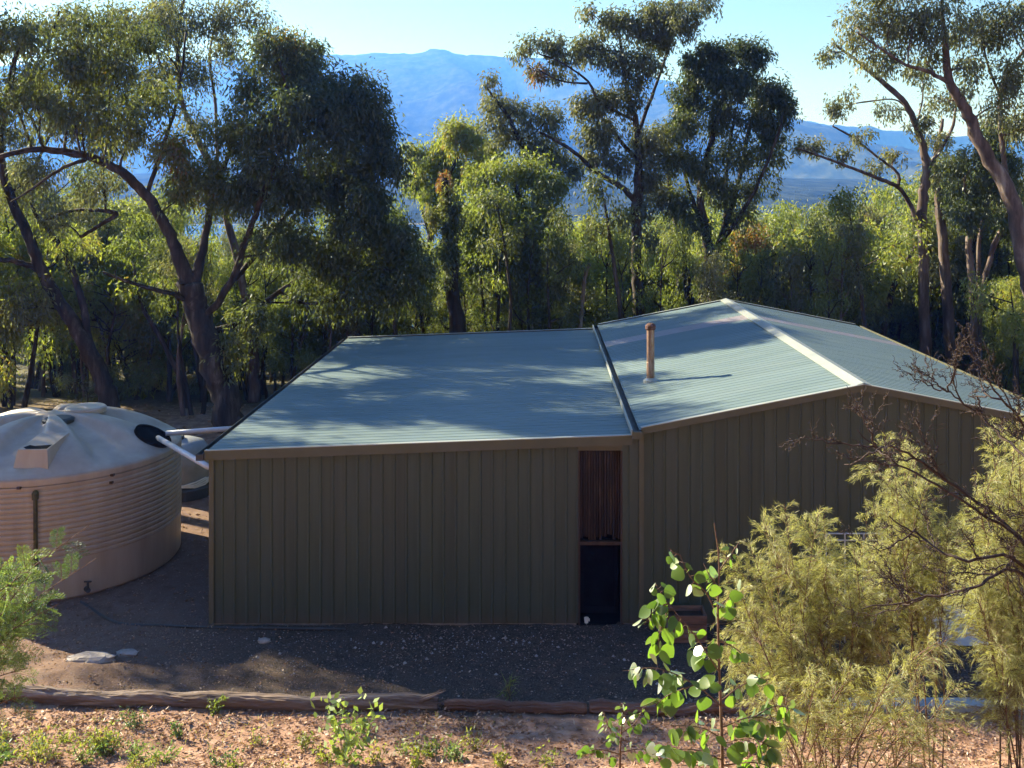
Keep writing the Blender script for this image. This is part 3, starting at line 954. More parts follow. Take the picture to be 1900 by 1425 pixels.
def tree(name, label, Z, limbs, clumps, leaf='euc', bark='bark', dens=900, L=.15, Wd=.036, cat='tree', group=None, twigs=4, per=46, sig=.24, hang=.75, seed=1, base=None, depth=.95):
    rng = np.random.default_rng(seed)
    s = Z / F
    mb = MB(); nodes = []
    first = limbs[0][0]
    bx_, by_ = P(first[0], first[1], Z + first[2]).xy
    bz = gz(bx_, by_)
    root = thing(name, label, cat, (bx_, by_, bz), group)
    R0 = np.array([bx_, by_, bz])
    for li, lb in enumerate(limbs):
        rows = []
        for (x, y, dz, r) in lb:
            p = P(x, y, Z + dz); rows.append([p.x, p.y, p.z, r * s * (.92 if li == 0 else .74)])
        if li == 0 and rows[0][2] > bz + .05:
            rows.insert(0, [rows[0][0], rows[0][1], bz - .15, rows[0][3] * 1.25])
        sp_ = smooth_path(rows, 6)
        sp_[:, :3] += RNG.normal(size=(len(sp_), 3)) * (sp_[:, 3:4] * .12)
        nodes.append(sp_)
        mb.tube([q[:3] - R0 for q in sp_], list(np.maximum(sp_[:, 3], .008)), 12 if sp_[0, 3] > .12 else 7, True, .10)
    allp = np.concatenate(nodes)
    rows = []
    for c in clumps:
        x, y, rx, ry, dn, tint = c[:6]
        dz = c[6] if len(c) > 6 else rng.uniform(-1.0, 1.0) * (rx + ry) * .35 * s
        p = P(x, y, Z + dz); w, h = rx * s, ry * s
        n = 1.25 * dn * dens * math.pi * w * h
        rows.append((p.x - R0[0], p.y - R0[1], p.z - R0[2], w, depth * (w + h) * .5, h, n, tint))
        # a branch from the nearest lower limb point into the clump, then twigs
        cc = np.array([p.x, p.y, p.z - h * .25])
        dd = np.linalg.norm((allp[:, :3] - cc) * np.array([1, 1, .8]), axis=1) + np.where(allp[:, 2] > cc[2], 1.5, 0) + np.where(allp[:, 2] < bz + 1.2, 3, 0)
        q = allp[int(np.argmin(dd))]
        r0 = min(max(q[3] * .55, .018), .012 + .016 * math.sqrt(n / 600))
        pts = wander(q[:3], cc, 6, .07, .05)
        mb.tube([a - R0 for a in pts], list(np.linspace(r0, r0 * .45, 7)), 5, False)
        for k in range(int(twigs + n / 1500)):
            st = pts[int(rng.integers(2, 7))]
            u = norm(rng.normal(size=3)) * np.array([w, depth * w, h]) * rng.uniform(.5, .98)
            en = np.array([p.x, p.y, p.z]) + u
            tp = wander(st, en, 4, .08, .06)
            mb.tube([a - R0 for a in tp], list(np.linspace(r0 * .45, .006, 5)), 4, False)
    mb.build('trunk', M[bark], root, True)
    if rows:
        q, t_, _ = crown_leaves(rows, rng, L * 1.05, Wd * 1.22, per, sig, hang)
        link('crown', quad_mesh('crown', q, M[leaf], t_), root)
    return root


# the big dark eucalypt beside the shed's left side
tree('eucalyptus_tree', 'big dark eucalypt with thick leaning trunk and arching limb beside the shed', 29.0,
     [[(432, 790, 0, 30), (412, 720, 0, 27), (385, 640, 0, 25), (362, 570, 0, 24), (350, 520, 0, 23)],
      [(352, 530, 0, 20), (325, 460, -.2, 15), (290, 390, -.5, 13), (250, 340, -.8, 12), (190, 300, -1, 10), (130, 283, -1.2, 9), (60, 278, -1.5, 7), (-10, 292, -1.6, 6), (-90, 300, -1.6, 4)],
      [(358, 530, 0, 16), (378, 450, .3, 10), (392, 380, .5, 8), (420, 300, .8, 6), (450, 220, 1, 4)],
      [(372, 600, 0, 10), (430, 520, -.4, 9), (462, 430, -.8, 8), (500, 330, -1, 6), (540, 220, -1, 4), (520, 120, -.8, 3)],
      [(436, 520, -.4, 7), (500, 440, .4, 6), (570, 350, .8, 5), (640, 250, 1, 3)],
      [(376, 620, .2, 10), (440, 600, .6, 8), (520, 540, 1, 7), (610, 480, 1.4, 6), (690, 420, 1.5, 4)],
      [(350, 560, -.1, 8), (320, 545, -.5, 6), (260, 530, -.9, 5), (190, 505, -1.3, 3)],
      [(160, 296, -1.2, 5), (110, 315, -1.4, 4), (60, 350, -1.6, 3), (20, 375, -1.7, 2)],
      [(270, 365, -.6, 6), (300, 280, -.4, 5), (330, 180, 0, 4), (345, 60, .3, 3)]],
     [(500, 95, 55, 38, 1.2, .30), (560, 125, 75, 55, 1.5, .22), (640, 190, 85, 70, 1.6, .15), (690, 260, 50, 80, 1.6, .15), (560, 230, 100, 80, 1.5, .18),
      (455, 160, 45, 50, .9, .45), (440, 250, 60, 60, 1.0, .5), (625, 330, 90, 70, 1.5, .15), (500, 340, 90, 75, 1.4, .22), (675, 400, 55, 70, 1.5, .14),
      (730, 450, 60, 70, 1.3, .25), (600, 450, 95, 70, 1.15, .28), (700, 530, 85, 45, 1.1, .3), (500, 450, 60, 50, .6, .35), (600, 550, 80, 40, .5, .4),
      (320, 270, 45, 45, 1.1, .78), (370, 330, 55, 50, 1.1, .66), (420, 360, 50, 45, .9, .5), (330, 360, 35, 35, .6, .7), (530, 80, 45, 25, .8, .85),  # higher tints paint the sunlit left and top of the crown into the leaves
      (60, 180, 60, 45, .85, .5, -2.2), (150, 200, 60, 40, .85, .5, -2.4), (235, 225, 55, 45, .85, .55, -1.8), (120, 115, 60, 45, .85, .5, -2.6), (205, 130, 55, 45, .85, .5, -2.2), (285, 180, 45, 45, .7, .55, -1.5), (40, 70, 60, 45, .6, .5, -2.8), (165, 50, 60, 40, .6, .5, -2.6), (250, 70, 50, 40, .7, .45, -2), (-50, 210, 60, 45, .8, .42, -2.4),
      (740, 300, 25, 50, .9, .25), (470, 600, 50, 50, .6, .45), (430, 650, 35, 50, .5, .6), (770, 500, 35, 45, .9, .3)], dens=950, seed=3, sig=.26)

tree('eucalyptus_tree', 'sparse grey green eucalypt on a leaning forked trunk behind the beige tank', 31.0,
     [[(210, 790, 0, 22), (195, 720, 0, 18), (165, 650, 0, 16), (120, 575, 0, 13), (75, 500, 0, 12), (50, 430, 0, 10), (20, 370, 0, 9), (0, 280, 0, 7), (15, 160, 0, 5), (50, 40, 0, 3)],
      [(168, 655, 0, 11), (152, 560, .3, 9), (125, 480, .5, 8), (85, 420, .8, 7), (60, 380, 1, 5), (70, 300, 1, 4), (120, 200, 1, 3)],
      [(70, 500, 0, 8), (40, 488, -.3, 7), (-10, 482, -.6, 6), (-80, 500, -.8, 4)],
      [(80, 410, .6, 5), (140, 390, .4, 4), (215, 395, 0, 6), (190, 415, 0, 5), (150, 440, 0, 4)],
      [(120, 200, 1, 3), (180, 120, 1, 3), (240, 40, 1, 2)], [(15, 160, 0, 4), (80, 110, -.4, 3), (110, 20, -.6, 2)]],
     [(30, 60, 60, 50, .75, .5), (110, 40, 60, 45, .7, .5), (60, 150, 60, 50, .8, .4), (150, 120, 60, 50, .75, .45), (220, 60, 60, 50, .75, .5), (290, 40, 55, 45, .7, .55),
      (20, 230, 60, 45, .8, .4), (120, 215, 65, 45, .8, .42), (210, 170, 60, 50, .75, .45), (280, 140, 50, 45, .6, .55), (200, 260, 60, 45, .7, .4), (80, 310, 60, 40, .6, .5),
      (20, 350, 60, 45, .6, .5), (190, 340, 60, 35, .55, .5), (100, 400, 45, 30, .45, .45), (40, 560, 60, 50, .5, .5)],
     leaf='euc_grey', dens=800, seed=5, sig=.30, bark='bark')
tree('eucalyptus_tree', 'slender many stemmed eucalypt rising behind the big dark eucalypt', 35.0,
     [[(470, 640, 0, 10), (440, 480, 0, 8), (400, 330, 0, 7), (340, 200, 0, 5), (330, 80, 0, 4), (345, -20, 0, 2)],
      [(405, 340, 0, 5), (400, 200, .5, 4), (390, 90, .6, 3), (420, -10, .7, 2)], [(345, 200, 0, 4), (290, 100, -.5, 3), (270, 10, -.6, 2)]],
     [(330, 40, 50, 40, .6, .55), (390, 30, 50, 40, .65, .5), (450, 20, 40, 40, .5, .5), (300, 130, 45, 40, .5, .55), (370, 140, 50, 45, .55, .5), (430, 90, 40, 40, .5, .5),
      (250, 60, 45, 40, .5, .5), (360, 230, 40, 40, .5, .6), (310, 10, 50, 40, .6, .5), (500, 40, 30, 30, .3, .6)], leaf='euc_grey', dens=1050, seed=6, sig=.32, bark='bark_red')
# trees to the left whose shade falls on the low roof and the tank
tree('eucalyptus_tree', 'tall eucalypt at the left edge shading the beige tank', 26.5,
     [[(-170, 800, 0, 24), (-150, 600, 0, 20), (-170, 400, 0, 16), (-150, 200, 0, 12), (-120, 20, 0, 7), (-110, -140, 0, 4)], [(-160, 300, 0, 8), (-80, 180, .4, 6), (-20, 90, .6, 3)], [(-160, 330, 0, 8), (-260, 200, 0, 6), (-320, 80, 0, 3)]],
     [(-60, 60, 70, 60, .7, .4), (-130, -40, 80, 60, .8, .4), (-40, 180, 60, 50, .6, .45), (-220, 40, 90, 70, .8, .4), (-300, 120, 80, 60, .8, .4), (-120, 160, 60, 50, .6, .4), (-180, -150, 80, 60, .7, .4), (-60, -100, 70, 60, .7, .4), (-260, 230, 70, 50, .6, .4)],
     leaf='euc_grey', dens=600, seed=8, sig=.32, L=.22, Wd=.052)
tree('eucalyptus_tree', 'broad eucalypt further out past the left edge of the yard', 24.5,
     [[(-520, 800, 0, 26), (-500, 550, 0, 20), (-520, 300, 0, 14), (-500, 80, 0, 8)], [(-510, 400, 0, 9), (-420, 260, 0, 6), (-360, 180, 0, 3)], [(-515, 380, 0, 9), (-620, 260, 0, 6), (-680, 160, 0, 3)]],
     [(-500, 60, 100, 80, .8, .4), (-400, 160, 90, 70, .8, .4), (-610, 160, 90, 70, .8, .4), (-480, 240, 90, 60, .7, .4), (-560, -40, 90, 70, .8, .4), (-420, -20, 80, 70, .8, .4)], leaf='euc_grey', dens=340, seed=9, sig=.34, L=.22, Wd=.052)

# middle: burnt trunk with leafy sprouts, rounded yellow green crowns
tree('burnt_tree', 'blackened straight trunk clothed in short green sprouts behind the low roof', 33.0,
     [[(848, 640, 0, 17), (842, 560, 0, 14), (836, 470, 0, 12), (828, 390, 0, 9), (825, 330, 0, 7)]],
     [(838, 410, 20, 45, 1.6, .42), (832, 470, 20, 45, 1.6, .35), (840, 530, 16, 35, 1.2, .25), (828, 360, 12, 25, 1.4, .6), (826, 335, 9, 18, 1.6, 1.0), (800, 400, 12, 30, 1, .7)], bark='char', dens=1100, seed=12, sig=.14, L=.13, per=30, leaf='euc')
tree('eucalyptus_tree', 'rounded yellow green eucalypt crown in front of the blue mountain', 42.0,
     [[(790, 650, 0, 9), (795, 480, 0, 7), (810, 380, 0, 5), (850, 290, 0, 3)], [(800, 450, 0, 4), (770, 340, 0, 3)]],
     [(800, 290, 55, 42, 1.0, .72), (860, 250, 55, 38, 1.1, .78), (845, 310, 60, 40, 1.0, .6), (780, 330, 35, 35, .9, .65), (900, 280, 40, 40, .9, .62), (820, 370, 50, 40, .9, .6)], dens=900, seed=13, leaf='fresh', L=.17, Wd=.04)
tree('eucalyptus_tree', 'bushy pale green eucalypt with a dark straight trunk behind the low roof', 36.0,
     [[(1002, 640, 0, 14), (998, 560, 0, 12), (994, 480, 0, 10), (975, 400, 0, 7), (950, 330, 0, 4)], [(995, 470, 0, 6), (920, 410, -.3, 5), (890, 350, -.4, 3)], [(994, 450, 0, 5), (1030, 380, .3, 3)]],
     [(895, 335, 50, 42, 1.0, .66), (965, 315, 65, 42, 1.1, .62), (1015, 370, 45, 55, 1.0, .5), (935, 390, 75, 50, 1.0, .52), (875, 400, 40, 45, .9, .55), (990, 440, 60, 40, .9, .4), (910, 460, 60, 40, .9, .4), (870, 480, 40, 40, .8, .35), (950, 510, 50, 35, .6, .4)], dens=950, seed=14, leaf='fresh', L=.15, Wd=.04)
tree('eucalyptus_tree', 'grey topped eucalypt leaning in front of the mountain beside the tall forked eucalypt', 39.0,
     [[(1060, 640, 0, 9), (1040, 480, 0, 7), (990, 330, 0, 6), (950, 230, 0, 4), (905, 165, 0, 2)]],
     [(920, 190, 30, 30, .7, .55), (960, 200, 40, 25, .9, .5), (1010, 220, 40, 30, .9, .5), (990, 265, 55, 30, .9, .42), (1040, 290, 40, 30, .8, .4), (905, 140, 22, 18, .5, .6), (940, 250, 40, 25, .8, .5), (1060, 310, 30, 25, .7, .4), (920, 230, 30, 20, .7, .55)], leaf='euc_grey', dens=900, seed=15, L=.16, Wd=.04)
tree('eucalyptus_tree', 'tall dark trunked eucalypt with a bare elbow limb behind the roof valley', 36.5,
     [[(1186, 640, 0, 13), (1184, 540, 0, 11), (1180, 450, 0, 10), (1182, 370, 0, 10), (1185, 300, 0, 8), (1180, 230, 0, 6), (1160, 150, 0, 4), (1150, 70, 0, 3)],
      [(1180, 375, 0, 8), (1150, 345, -.3, 7), (1105, 318, -.6, 6), (1075, 290, -.8, 5), (1040, 265, -1, 4), (1000, 245, -1.2, 3)],
      [(1185, 300, 0, 6), (1150, 260, .3, 5), (1130, 225, .5, 4)],
      [(1180, 225, 0, 4), (1115, 190, -.2, 4), (1090, 150, -.5, 3), (1040, 115, -.8, 2), (1000, 100, -1, 2)],
      [(1183, 250, 0, 5), (1220, 150, .5, 4), (1250, 60, .6, 3), (1270, -20, .6, 2)],
      [(1090, 155, -.5, 3), (1040, 150, -.7, 2), (1000, 130, -.8, 2)]],
     [(1010, 72, 32, 16, 1, .5), (975, 85, 18, 14, .7, .6), (1045, 95, 38, 22, 1, .45), (1100, 85, 45, 28, 1.1, .42), (1090, 20, 22, 14, .8, .6), (1150, 45, 50, 35, 1, .45), (1210, 30, 50, 38, 1, .4), (1265, 30, 45, 40, 1, .42), (1140, 110, 40, 28, .9, .4),
      (1200, 110, 45, 32, .9, .4), (1000, 128, 20, 20, 1, .96), (1040, 130, 30, 15, .7, .45), (1090, 190, 35, 28, 1, .6), (1130, 190, 38, 35, 1, .5), (1115, 240, 45, 35, 1, .42), (1110, 285, 38, 25, .9, .4), (1170, 170, 30, 40, .8, .35), (1220, 70, 40, 30, .9, .4),
      (1200, 260, 40, 40, .9, .5), (1205, 320, 35, 35, .8, .4), (1150, 300, 30, 25, .7, .35), (1190, 400, 25, 30, .6, .35), (1300, 5, 30, 20, .8, .4), (960, 95, 14, 20, .5, .6), (1205, 440, 22, 22, .6, .3)],
     dens=950, seed=18, L=.15, Wd=.042, sig=.22, leaf='euc_grey')
tree('eucalyptus_tree', 'dark dense topped eucalypt with fanning stems behind the gable roof', 37.0,
     [[(1300, 640, 0, 22), (1308, 570, 0, 18), (1318, 500, 0, 14), (1312, 440, 0, 9), (1300, 360, 0, 7), (1320, 260, 0, 6), (1345, 170, 0, 4)],
      [(1318, 500, 0, 10), (1345, 420, .2, 8), (1370, 340, .3, 6), (1385, 260, .5, 5), (1410, 160, .6, 3)],
      [(1330, 460, 0, 7), (1380, 390, -.4, 5), (1420, 310, -.6, 4), (1450, 230, -.7, 3)],
      [(1310, 440, 0, 6), (1275, 340, .5, 5), (1260, 250, .7, 4), (1290, 160, .8, 3)],
      [(1345, 420, 0, 5), (1350, 300, .3, 4), (1365, 200, .4, 3)]],
     [(1330, 95, 40, 28, 1.5, .12), (1390, 100, 45, 32, 1.6, .10), (1300, 130, 45, 35, 1.4, .18), (1430, 165, 42, 35, 1.6, .10), (1360, 155, 55, 40, 1.6, .10), (1275, 175, 45, 35, 1.3, .2), (1455, 200, 28, 30, 1.3, .14), (1410, 225, 45, 35, 1.2, .2),
      (1330, 220, 50, 35, 1, .35), (1265, 230, 40, 35, .9, .4), (1370, 280, 45, 35, .8, .42), (1420, 280, 35, 30, .8, .38), (1300, 290, 45, 40, .8, .45), (1440, 260, 25, 25, .7, .3), (1250, 300, 35, 35, .8, .45), (1330, 350, 50, 35, .8, .42), (1400, 340, 40, 30, .7, .35),
      (1260, 370, 35, 35, .8, .4), (1290, 420, 35, 30, .7, .35), (1370, 400, 35, 25, .6, .4)], dens=950, seed=19, L=.15, Wd=.042, sig=.24)
tree('eucalyptus_tree', 'thin dark trunked eucalypt between the forked eucalypt and the fan stemmed one', 38.0,
     [[(1290, 640, .5, 10), (1275, 530, 0, 8), (1262, 450, 0, 7), (1245, 360, 0, 5), (1235, 270, 0, 3)]],
     [(1235, 250, 30, 30, .8, .4), (1220, 360, 35, 30, .8, .42), (1255, 430, 30, 25, .7, .5), (1225, 470, 30, 25, .7, .7)], dens=900, seed=20, leaf='euc_grey', L=.16, Wd=.042)

# right hand group
tree('eucalyptus_tree', 'sparse eucalypt with a long bare side limb right of the gable ridge', 37.0,
     [[(1722, 700, 0, 13), (1715, 600, 0, 11), (1713, 480, 0, 10), (1712, 380, 0, 10), (1720, 312, 0, 9), (1708, 256, 0, 7), (1680, 192, 0, 6), (1632, 148, 0, 5), (1584, 108, 0, 3), (1545, 80, 0, 2)],
      [(1700, 410, 0, 6), (1692, 388, 0, 6), (1668, 348, -.2, 5), (1632, 332, -.4, 5), (1592, 316, -.6, 4), (1528, 292, -.8, 3), (1480, 275, -.9, 2)],
      [(1668, 345, -.2, 4), (1664, 320, 0, 4), (1624, 288, .3, 3), (1584, 256, .5, 3), (1545, 234, .6, 2)],
      [(1720, 315, 0, 6), (1740, 285, .3, 5), (1766, 240, .5, 4), (1775, 190, .6, 3)],
      [(1690, 210, 0, 3), (1660, 185, .3, 2), (1600, 190, .4, 2), (1570, 196, .5, 1.5)], [(1700, 235, 0, 3), (1712, 180, .3, 2), (1710, 120, .4, 1.5)]],
     [(1560, 200, 35, 20, .6, .55), (1505, 268, 32, 14, .9, .45), (1565, 285, 22, 14, .9, .4), (1595, 250, 30, 16, .6, .5), (1575, 175, 16, 10, .6, .6), (1640, 200, 30, 20, .5, .5), (1700, 230, 35, 25, .5, .5), (1620, 310, 25, 14, .6, .45), (1660, 290, 30, 20, .5, .6),
      (1770, 180, 30, 30, .5, .5), (1700, 140, 35, 25, .45, .5), (1545, 90, 30, 25, .5, .6), (1480, 262, 18, 12, .7, .45)], leaf='euc_grey', dens=850, seed=22, bark='bark_red', L=.15, Wd=.04, sig=.2)
tree('eucalyptus_tree', 'large pinkish trunked eucalypt slanting in at the right edge', 30.0,
     [[(1960, 720, 0, 19), (1925, 580, 0, 18), (1900, 480, 0, 17), (1872, 360, 0, 15), (1822, 272, 0, 13), (1792, 204, 0, 11), (1762, 152, 0, 9), (1756, 100, 0, 7), (1748, 20, 0, 4), (1750, -60, 0, 3)],
      [(1764, 155, 0, 6), (1720, 132, -.3, 5), (1680, 120, -.5, 4), (1640, 94, -.7, 3), (1590, 60, -.8, 2)],
      [(1880, 380, 0, 8), (1864, 312, .4, 7), (1856, 190, .6, 6), (1870, 138, .6, 5), (1900, 95, .6, 4), (1950, 40, .6, 3)],
      [(1856, 180, .6, 4), (1830, 110, .4, 3), (1820, 30, .4, 2)]],
     [(1585, 45, 42, 38, .75, .6), (1640, 30, 55, 40, .8, .58), (1600, 95, 40, 28, .6, .62), (1690, 60, 55, 45, .8, .5), (1660, 110, 45, 30, .7, .5), (1750, 40, 60, 50, .8, .45), (1720, 110, 45, 30, .6, .5), (1820, 50, 60, 50, .85, .42), (1800, 120, 45, 35, .6, .45),
      (1880, 40, 55, 50, .9, .4), (1880, 130, 45, 45, .8, .45), (1850, 190, 40, 35, .6, .5), (1900, 230, 40, 50, .8, .5), (1760, -30, 70, 40, .8, .5), (1660, -30, 70, 35, .8, .55), (1950, 100, 60, 60, .9, .4), (1730, 180, 30, 22, .35, .5), (1950, 0, 60, 60, .9, .4), (1790, 170, 30, 20, .4, .5)],
     leaf='euc_grey', dens=850, seed=23, bark='bark_red', L=.14, Wd=.036, sig=.24)
tree('eucalyptus_tree', 'dark leaved eucalypt on three reddish stems right of the gable roof', 36.0,
     [[(1812, 720, 0, 11), (1808, 600, 0, 8), (1800, 480, 0, 7), (1795, 400, 0, 5), (1790, 330, 0, 3)], [(1814, 680, 0, 8), (1820, 560, .2, 7), (1840, 470, .3, 7), (1866, 410, .4, 6), (1890, 340, .4, 4)], [(1816, 690, 0, 6), (1818, 560, .4, 6), (1816, 450, .5, 5), (1840, 350, .6, 3)]],
     [(1830, 300, 55, 45, .9, .3), (1785, 350, 45, 45, .9, .25), (1870, 330, 50, 50, .9, .35), (1810, 400, 50, 35, .8, .22), (1890, 420, 45, 45, .9, .4), (1850, 250, 50, 40, .8, .45), (1760, 300, 30, 35, .6, .4)], dens=900, seed=24, bark='bark_red', L=.15, Wd=.04)
tree('eucalyptus_tree', 'straight reddish trunked eucalypt standing beside the sparse long limbed one', 38.0,
     [[(1765, 700, 0, 13), (1760, 600, 0, 11), (1750, 460, 0, 10), (1742, 370, 0, 8), (1736, 300, 0, 5), (1750, 220, 0, 3)]],
     [(1740, 270, 35, 30, .6, .5), (1770, 320, 30, 30, .6, .4), (1720, 330, 25, 25, .5, .6), (1760, 400, 30, 25, .6, .35)], dens=850, seed=25, bark='bark_red', leaf='euc_grey')
tree('dead_tree', 'leaning bare dead trunk among the shrubs right of the gable', 38.5,
     [[(1636, 640, 0, 6), (1650, 560, 0, 6), (1672, 500, 0, 5), (1700, 458, 0, 4)]], [], bark='bark', seed=26)
tree('dead_sapling', 'thin pale dead pole standing behind the low roof', 34.0,
     [[(1074, 640, 0, 4.5), (1080, 570, 0, 4), (1086, 510, 0, 4), (1094, 490, 0, 3)]], [], bark='bark_pale', seed=27)
for i, (xb, xm, xt, yt, r, lab) in enumerate([(1160, 1150, 1132, 440, 6, 'thin curved dark trunk left of the elbow limbed eucalypt'), (668, 652, 640, 500, 8, 'thick grey trunk leaning behind the back left roof corner'), (560, 548, 545, 520, 7, 'upright brown trunk just left of the roof corner'), (352, 330, 262, 560, 7, 'thin dark trunk bending left beside the big dark eucalypt'), (386, 372, 352, 600, 8, 'straight dark trunk close to the big dark eucalypt base'),
                                               (905, 897, 890, 500, 4, 'thin crooked trunk between the burnt trunk and straight trunk'), (940, 948, 938, 470, 4, 'wavy thin stem right of the burnt trunk'), (1612, 1600, 1590, 480, 5, 'thin dark stem behind the right roof slope'), (790, 776, 745, 500, 4, 'thin stem leaning left beside the burnt trunk'), (735, 730, 728, 480, 5, 'slim upright stem behind the middle of the low roof')]):
    Zt = 33 + (i * 1.7) % 5
    tree('slender_tree', lab, Zt, [[(xb, 660 if i not in (3, 4) else 800, 0, r), (xm, 570 if i not in (3, 4) else 690, 0, r * .85), (xt, yt, 0, r * .6), (xt - 15, yt - 90, .2, r * .3)]],
         [(xt - 20, yt - 95, 35, 30, .7, .45), (xt + 10, yt - 40, 30, 30, .6, .5), (xt - 30, yt - 20, 25, 25, .5, .6)], bark='bark', leaf=('euc', 'fresh')[i % 2], seed=40 + i, dens=800, L=.15, Wd=.042)
# a brown scorched bush right of the fan stemmed tree
tree('scorched_shrub', 'rust brown scorched bush in front of the forest right of the fan stems', 38.0,
     [[(1358, 640, 0, 5), (1362, 540, 0, 4), (1385, 450, 0, 3)]],
     [(1390, 440, 40, 30, .9, .95), (1370, 500, 35, 30, .8, .8), (1420, 470, 25, 25, .7, .9), (1350, 520, 30, 30, .7, .75)], dens=900, seed=60, cat='shrub', L=.15, Wd=.042)

# ---- forest behind: five kinds, each built once, then copied
KINDS = []


def forest_kind(H, wd, low, bark, leaf, tint, n, seed, stems=2, L=.19, Wd=.055):
    rng = np.random.default_rng(seed); mb = MB(); rows = []
    for s in range(stems):
        a = rng.uniform(0, 6.28); ox, oy = .12 * stems * math.cos(a), .12 * stems * math.sin(a)
        tx, ty = wd * .28 * math.cos(a) * stems / 2, wd * .28 * math.sin(a) * stems / 2
        pts = wander((ox, oy, -.3), (tx, ty, H * rng.uniform(.78, .95)), 9, .04)
        r = .012 * H + .03
        mb.tube(pts, list(np.linspace(r, r * .22, 10)), 7, False, .08)
        for k in range(7):
            st = pts[int(rng.integers(4, 9))]; b = rng.uniform(0, 6.28); q = rng.uniform(.25, .5) * wd
            en = st + np.array([math.cos(b) * q, math.sin(b) * q, rng.uniform(.05, .2) * H])
            mb.tube(wander(st, en, 4, .08), list(np.linspace(r * .35, .01, 5)), 5, False)
            rows.append((en[0], en[1], en[2], wd * .2, wd * .2, wd * .17, n / (stems * 7) * .6, tint))
    for k in range(9):
        a = rng.uniform(0, 6.28); z = H * (low + (1 - low) * rng.uniform(.0, .95) ** .9); q = wd * .36 * math.sqrt(max(.08, 1 - ((z / H - low) / (1.02 - low)) ** 2.2)) * rng.uniform(.3, 1)
        s_ = wd * rng.uniform(.17, .26)
        rows.append((q * math.cos(a), q * math.sin(a), z, s_, s_, s_ * .85, n / 9 * .55, tint + rng.uniform(-.12, .15)))
    q, t_, _ = crown_leaves(rows, rng, L, Wd, 30, .26)
    return (mb.mesh('trunk', M[bark], True), quad_mesh('crown', q, M[leaf], t_), H)


KINDS = [forest_kind(9, 4.2, .38, 'bark', 'euc', .52, 13000, 101), forest_kind(8, 4.6, .22, 'bark', 'fresh', .6, 15000, 102, 3), forest_kind(10, 4.0, .5, 'bark_red', 'euc_grey', .6, 11000, 103),
         forest_kind(7, 4.4, .12, 'bark', 'fresh', .72, 15000, 104, 4), forest_kind(9, 3.8, .3, 'bark', 'fresh', .5, 13000, 105, 2), forest_kind(3.2, 3.4, .05, 'bark', 'fresh', .72, 9000, 106, 4, .14, .04), forest_kind(2.6, 3.0, .05, 'bark', 'euc', .5, 8000, 107, 4, .14, .04),
         forest_kind(8, 2.6, .62, 'bark', 'euc', .5, 3600, 108, 1, .17, .045), forest_kind(7.5, 2.4, .6, 'char', 'fresh', .5, 3200, 109, 2, .17, .045), forest_kind(8, 2.4, .66, 'bark_red', 'euc_grey', .5, 3000, 110, 1, .17, .045)]
KLAB = ['olive forest eucalypt with high open crown', 'bushy light green forest eucalypt', 'grey green forest eucalypt on reddish stem', 'low bushy yellow green regrowth tree', 'mid green slender forest eucalypt', 'bright green leafy understorey shrub', 'dark olive understorey shrub', 'thin dark trunked pole tree', 'thin black twin stemmed pole tree', 'thin reddish trunked pole tree']
MARKS = [(150, 'the beige tank'), (330, 'the grey drum tank'), (480, 'the big dark eucalypt'), (600, 'the low roof left corner'), (740, 'the low roof middle'), (900, 'the burnt trunk'), (1060, 'the bushy straight trunked eucalypt'), (1230, 'the elbow limbed eucalypt'), (1350, 'the fan stemmed eucalypt'), (1480, 'the scorched brown bush'), (1600, 'the right roof slope'), (1690, 'the leaning dead tree'), (1780, 'the long limbed sparse eucalypt'), (9999, 'the three reddish stems')]


def where(x, y):
    c = CX + x / y * F
    m = next(t_ for lim, t_ in MARKS if c < lim)
    return ('just behind ' if y < 40 else 'some way behind ' if y < 52 else 'deep behind ' if y < 72 else 'far off behind ') + m



KGRP = ['open olive forest trees', 'bushy light green forest trees', 'grey green forest trees', 'yellow green regrowth trees', 'mid green forest trees', 'bright understorey shrubs', 'dark understorey shrubs', 'dark pole trees', 'black pole trees', 'reddish pole trees']


def plant(k, x, y, h, rz, squash=1.0):
    tr, cr, H = KINDS[k]
    s = h / H
    shrub = k in (5, 6)
    root = thing('understorey_shrub' if shrub else 'pole_tree' if k > 6 else 'forest_tree', KLAB[k] + ' ' + where(x, y), 'shrub' if shrub else 'tree', (x, y, gz(x, y) - .05), KGRP[k])
    root.rotation_euler = (0, 0, rz); root.scale = (s * squash, s * squash, s)
    link('trunk', tr, root); link('crown', cr, root)


rf = random.Random(5)
TOPX = [-400, 0, 150, 330, 420, 600, 760, 900, 1080, 1200, 1420, 1500, 1600, 1700, 1800, 2300]
TOPY = [250, 300, 330, 360, 400, 420, 385, 380, 370, 385, 365, 355, 350, 350, 300, 250]
for (Z, dx, lo) in ((39, 4.2, 60), (44, 4.4, 40), (50, 4.6, 20), (58, 5.2, 8), (68, 6.0, 0), (82, 7.0, 0), (100, 9, 0)):
    x = (-120 - CX) / F * Z
    while x < (2150 - CX) / F * Z:
        xx = x + rf.uniform(-.4, .4) * dx; zz = Z + rf.uniform(-2.2, 2.2)
        pxx = CX + xx / zz * F
        yt = np.interp(pxx, TOPX, TOPY) + lo + rf.uniform(-15, 75)
        h = CZ - (yt - CY) / F * zz - gz(xx, zz)
        if 1630 < pxx < 1870 and zz < 41: zz += 5
        if h > 2.5 and rf.random() > (.5 if pxx < 450 else .18):
            plant(rf.choice((0, 1, 1, 2, 3, 3, 4)), xx, zz, h, rf.uniform(0, 6.28), min(1.5, max(.8, 7.5 / h)))
        x += dx
